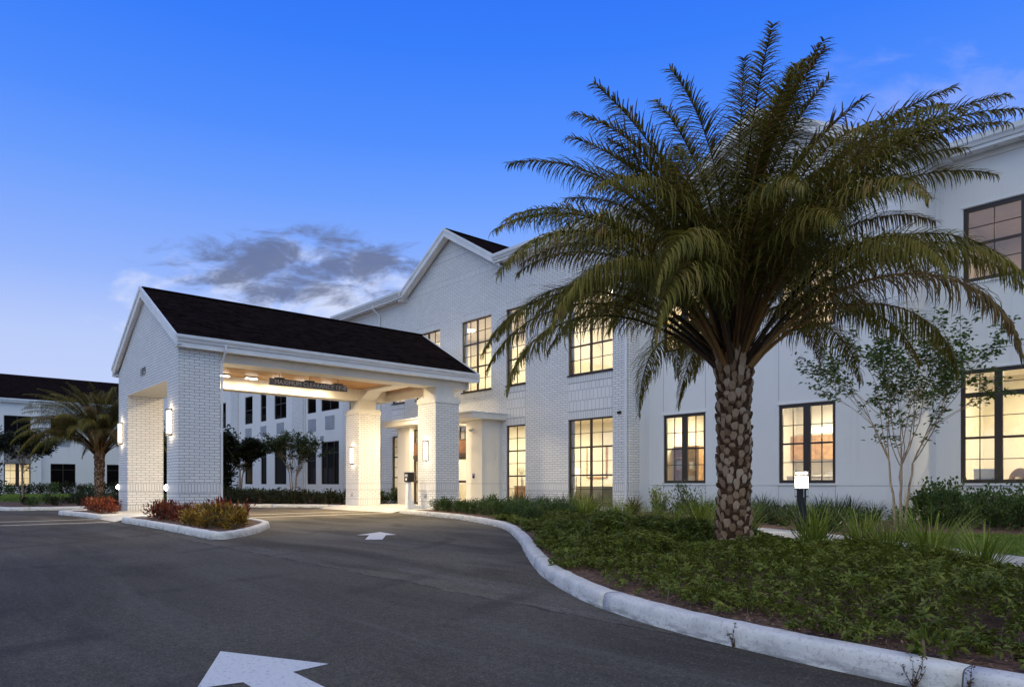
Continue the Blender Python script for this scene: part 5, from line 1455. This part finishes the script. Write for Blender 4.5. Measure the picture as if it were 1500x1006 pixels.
# ground cover: whorls of small leaves over the whole front bed
def cover():
    rg = np.random.default_rng(3); n = 105000
    P = np.stack([rg.uniform(-16, 2.5, n), rg.uniform(3.8, 18, n)], 1)
    outline = [(p.x, p.y) for p in inner if -16 < p.x < 4] + [(p.x, p.y) for p in reversed(near_e) if -15.2 < p.x < 3]
    P = P[inside(P, outline)]
    d = dist_to(P, inner); e = dist_to(P, near_e)
    # irregular front edge
    w = .30 * np.sin(P[:, 0] * 2.3) * np.sin(P[:, 1] * 1.7 + 1) + .18 * np.sin(P[:, 0] * 6.1 + P[:, 1] * 4.3) + rg.normal(0, .10, len(P))
    near = np.clip(1.3 - np.hypot(P[:, 0], P[:, 1]) / 14, .25, 1)
    keep = (d + w > .19) & (e > .45) & (np.hypot(P[:, 0] + 6.12, P[:, 1] - 10.29) > .42) & (rg.uniform(0, 1, len(P)) < np.where(d < .8, .88, .90) * (.55 + .45 * near))
    P, d = P[keep], d[keep]
    bumps = .5 + .5 * np.sin(P[:, 0] * 3.1 + 1.3 * np.sin(P[:, 1] * 2.2)) * np.sin(P[:, 1] * 3.7 + P[:, 0])
    H = np.clip((d - .25) / .9, .30, 1) * (.11 + .25 * bumps) + .05
    H = H * np.clip(e[keep] / 1.4, .30, 1) * np.clip((np.hypot(P[:, 0] + 6.0, P[:, 1] - 9.6) - .3) / 1.6, .22, 1)
    z = .12 + H * (1 - .75 * rg.uniform(0, 1, len(P)) ** 2.0)
    n = len(P); dist = np.hypot(P[:, 0], P[:, 1])
    k = 7; parts = []
    axis = norm(rg.normal(0, .42, (n, 3)) + (0, 0, 1)); aux = norm(np.cross(axis, rg.normal(0, 1, (n, 3)))); aux2 = np.cross(axis, aux)
    size = rg.uniform(.036, .075, n) * np.clip(dist / 9, .85, 1.5)
    C = np.stack([P[:, 0], P[:, 1], z], 1)
    for j in range(k):
        a = 2 * np.pi * j / k + rg.uniform(-.3, .3, n)
        D = aux * np.cos(a)[:, None] + aux2 * np.sin(a)[:, None] + axis * rg.uniform(-.25, .55, (n, 1))
        parts.append((*leaf_arrays(C + axis * rg.uniform(-.02, .02, (n, 1)), D, axis, size * rg.uniform(.75, 1.2, n), size * .42, .15, .25), 0))
    # thin stems
    m = np.arange(0, n, 3); B = C[m].copy(); B[:, 2] = .11; B[:, :2] += rg.normal(0, .05, (len(m), 2)); dv = C[m] - B; L = np.linalg.norm(dv, axis=1)
    V, T = blades(B, dv, L, .006, .15, 2); parts.append((V, T, 1))
    V, T, mi = merge(parts)
    tag(link('ground_cover', np_mesh('ground_cover', V, T, None, mi, ['cover_leaf', 'bark_brown'])), 'low dark green leafy ground cover filling the front bed', 'ground cover', kind='stuff')


cover()
# mulch chips along the front of the bed
rg = np.random.default_rng(9); P = np.stack([rg.uniform(-14, 2, 60000), rg.uniform(4, 13, 60000)], 1); P = P[inside(P, [(p.x, p.y) for p in inner if -15 < p.x < 4] + [(4, 14), (-15, 14)])]
d = dist_to(P, inner); P = P[(d < 1.3) & (d > .03)]; n = len(P)
V, T = leaf_arrays(np.column_stack([P, rg.uniform(.125, .145, n)]), rg.normal(0, 1, (n, 3)) * (1, 1, .18), rg.normal(0, .3, (n, 3)) + (0, 0, 1), rg.uniform(.02, .07, n), rg.uniform(.006, .016, n), .1, .02)
tag(link('mulch', np_mesh('mulch', V, T, 'mulch_chip')), 'loose brown bark mulch along the kerb of the front bed', 'mulch', kind='stuff')


def lawn(name, outline, n, h, seed, label, z=.13, wd=.012):
    rg = np.random.default_rng(seed); o = np.array(outline); P = np.stack([rg.uniform(o[:, 0].min(), o[:, 0].max(), n), rg.uniform(o[:, 1].min(), o[:, 1].max(), n)], 1); P = P[inside(P, outline)]; n = len(P)
    V, T = blades(np.column_stack([P, np.full(n, z)]), rg.normal(0, .35, (n, 3)) * (1, 1, 0) + (0, 0, 1), rg.uniform(.5, 1.2, n) * h, wd, rg.uniform(.2, 1, n), 2)
    tag(link(name, np_mesh(name, V, T, 'lawn_leaf')), label, 'lawn', kind='stuff')


lawn('lawn_grass', [p for p in lawn_poly if p[0] < 5] + [(3, 8.5), (3, 16.6)][:0], 42000, .07, 31, 'short bright green lawn between footpath and wall shrubs')
lawn('lawn_grass', [(-79, 3.2), (-60, 3.7), (-48.5, 4.5), (-47, 6.5), (-49, 9.5), (-60, 11), (-79, 12)], 26000, .10, 32, 'green lawn before the building at the far left', wd=.04)


def weed(label, loc, h, seed, n=5):
    rnd = random.Random(seed); rg = np.random.default_rng(seed); t = thing('weed', label, 'weed', loc); mb = MB(); tips = []
    for s in range(n):
        a = rnd.uniform(0, 6.28); k = rnd.uniform(.15, .5); L = h * rnd.uniform(.6, 1.1); pts = [Vector((0, 0, 0))]; dd = Vector((math.cos(a) * k, math.sin(a) * k, 1)).normalized()
        for j in range(6): dd = (dd + Vector((rnd.gauss(0, .1), rnd.gauss(0, .1), 0))).normalized(); pts.append(pts[-1] + dd * L / 6)
        mb.tube(pts, [.0035 * (1 - .12 * j) for j in range(7)], 'weed_leaf', 4); tips += pts[1:]
    mb.build('stem', t)
    m = 60; i = rg.integers(0, len(tips), m); P = np.array([tuple(tips[k]) for k in i]) + rg.normal(0, .006, (m, 3))
    V, T = leaf_arrays(P, rg.normal(0, 1, (m, 3)) + (0, 0, .4), rg.normal(0, 1, (m, 3)), .022, .010); link('foliage', np_mesh('foliage', V, T, 'weed_leaf'), t)


weed('thin brown weed sprouting at the kerb foot below the palm', (-2.62, 4.40, 0), .17, 1)
weed('reddish weed at the kerb foot near the lower right corner', (-1.42, 4.27, 0), .22, 2, 6)
weed('small wispy weed at the kerb foot, rightmost in the picture', (-1.15, 4.26, 0), .17, 3, 3)
t = leafy('bedding_plant', 'leafy green sprig spilling over the kerb top above the reddish weed', 'plant', 90, .13, .14, .075, 'cover_leaf', 140, None, .1, 5, .45); place(t, (-1.40, 4.52, .14), 0, 1)
t = leafy('bedding_plant', 'small leafy sprig leaning over the kerb at its inward bend', 'plant', 60, .16, .18, .09, 'cover_leaf', 141, None, .1, 5, .45); place(t, (-6.0, 6.2, .12), 0, 1)
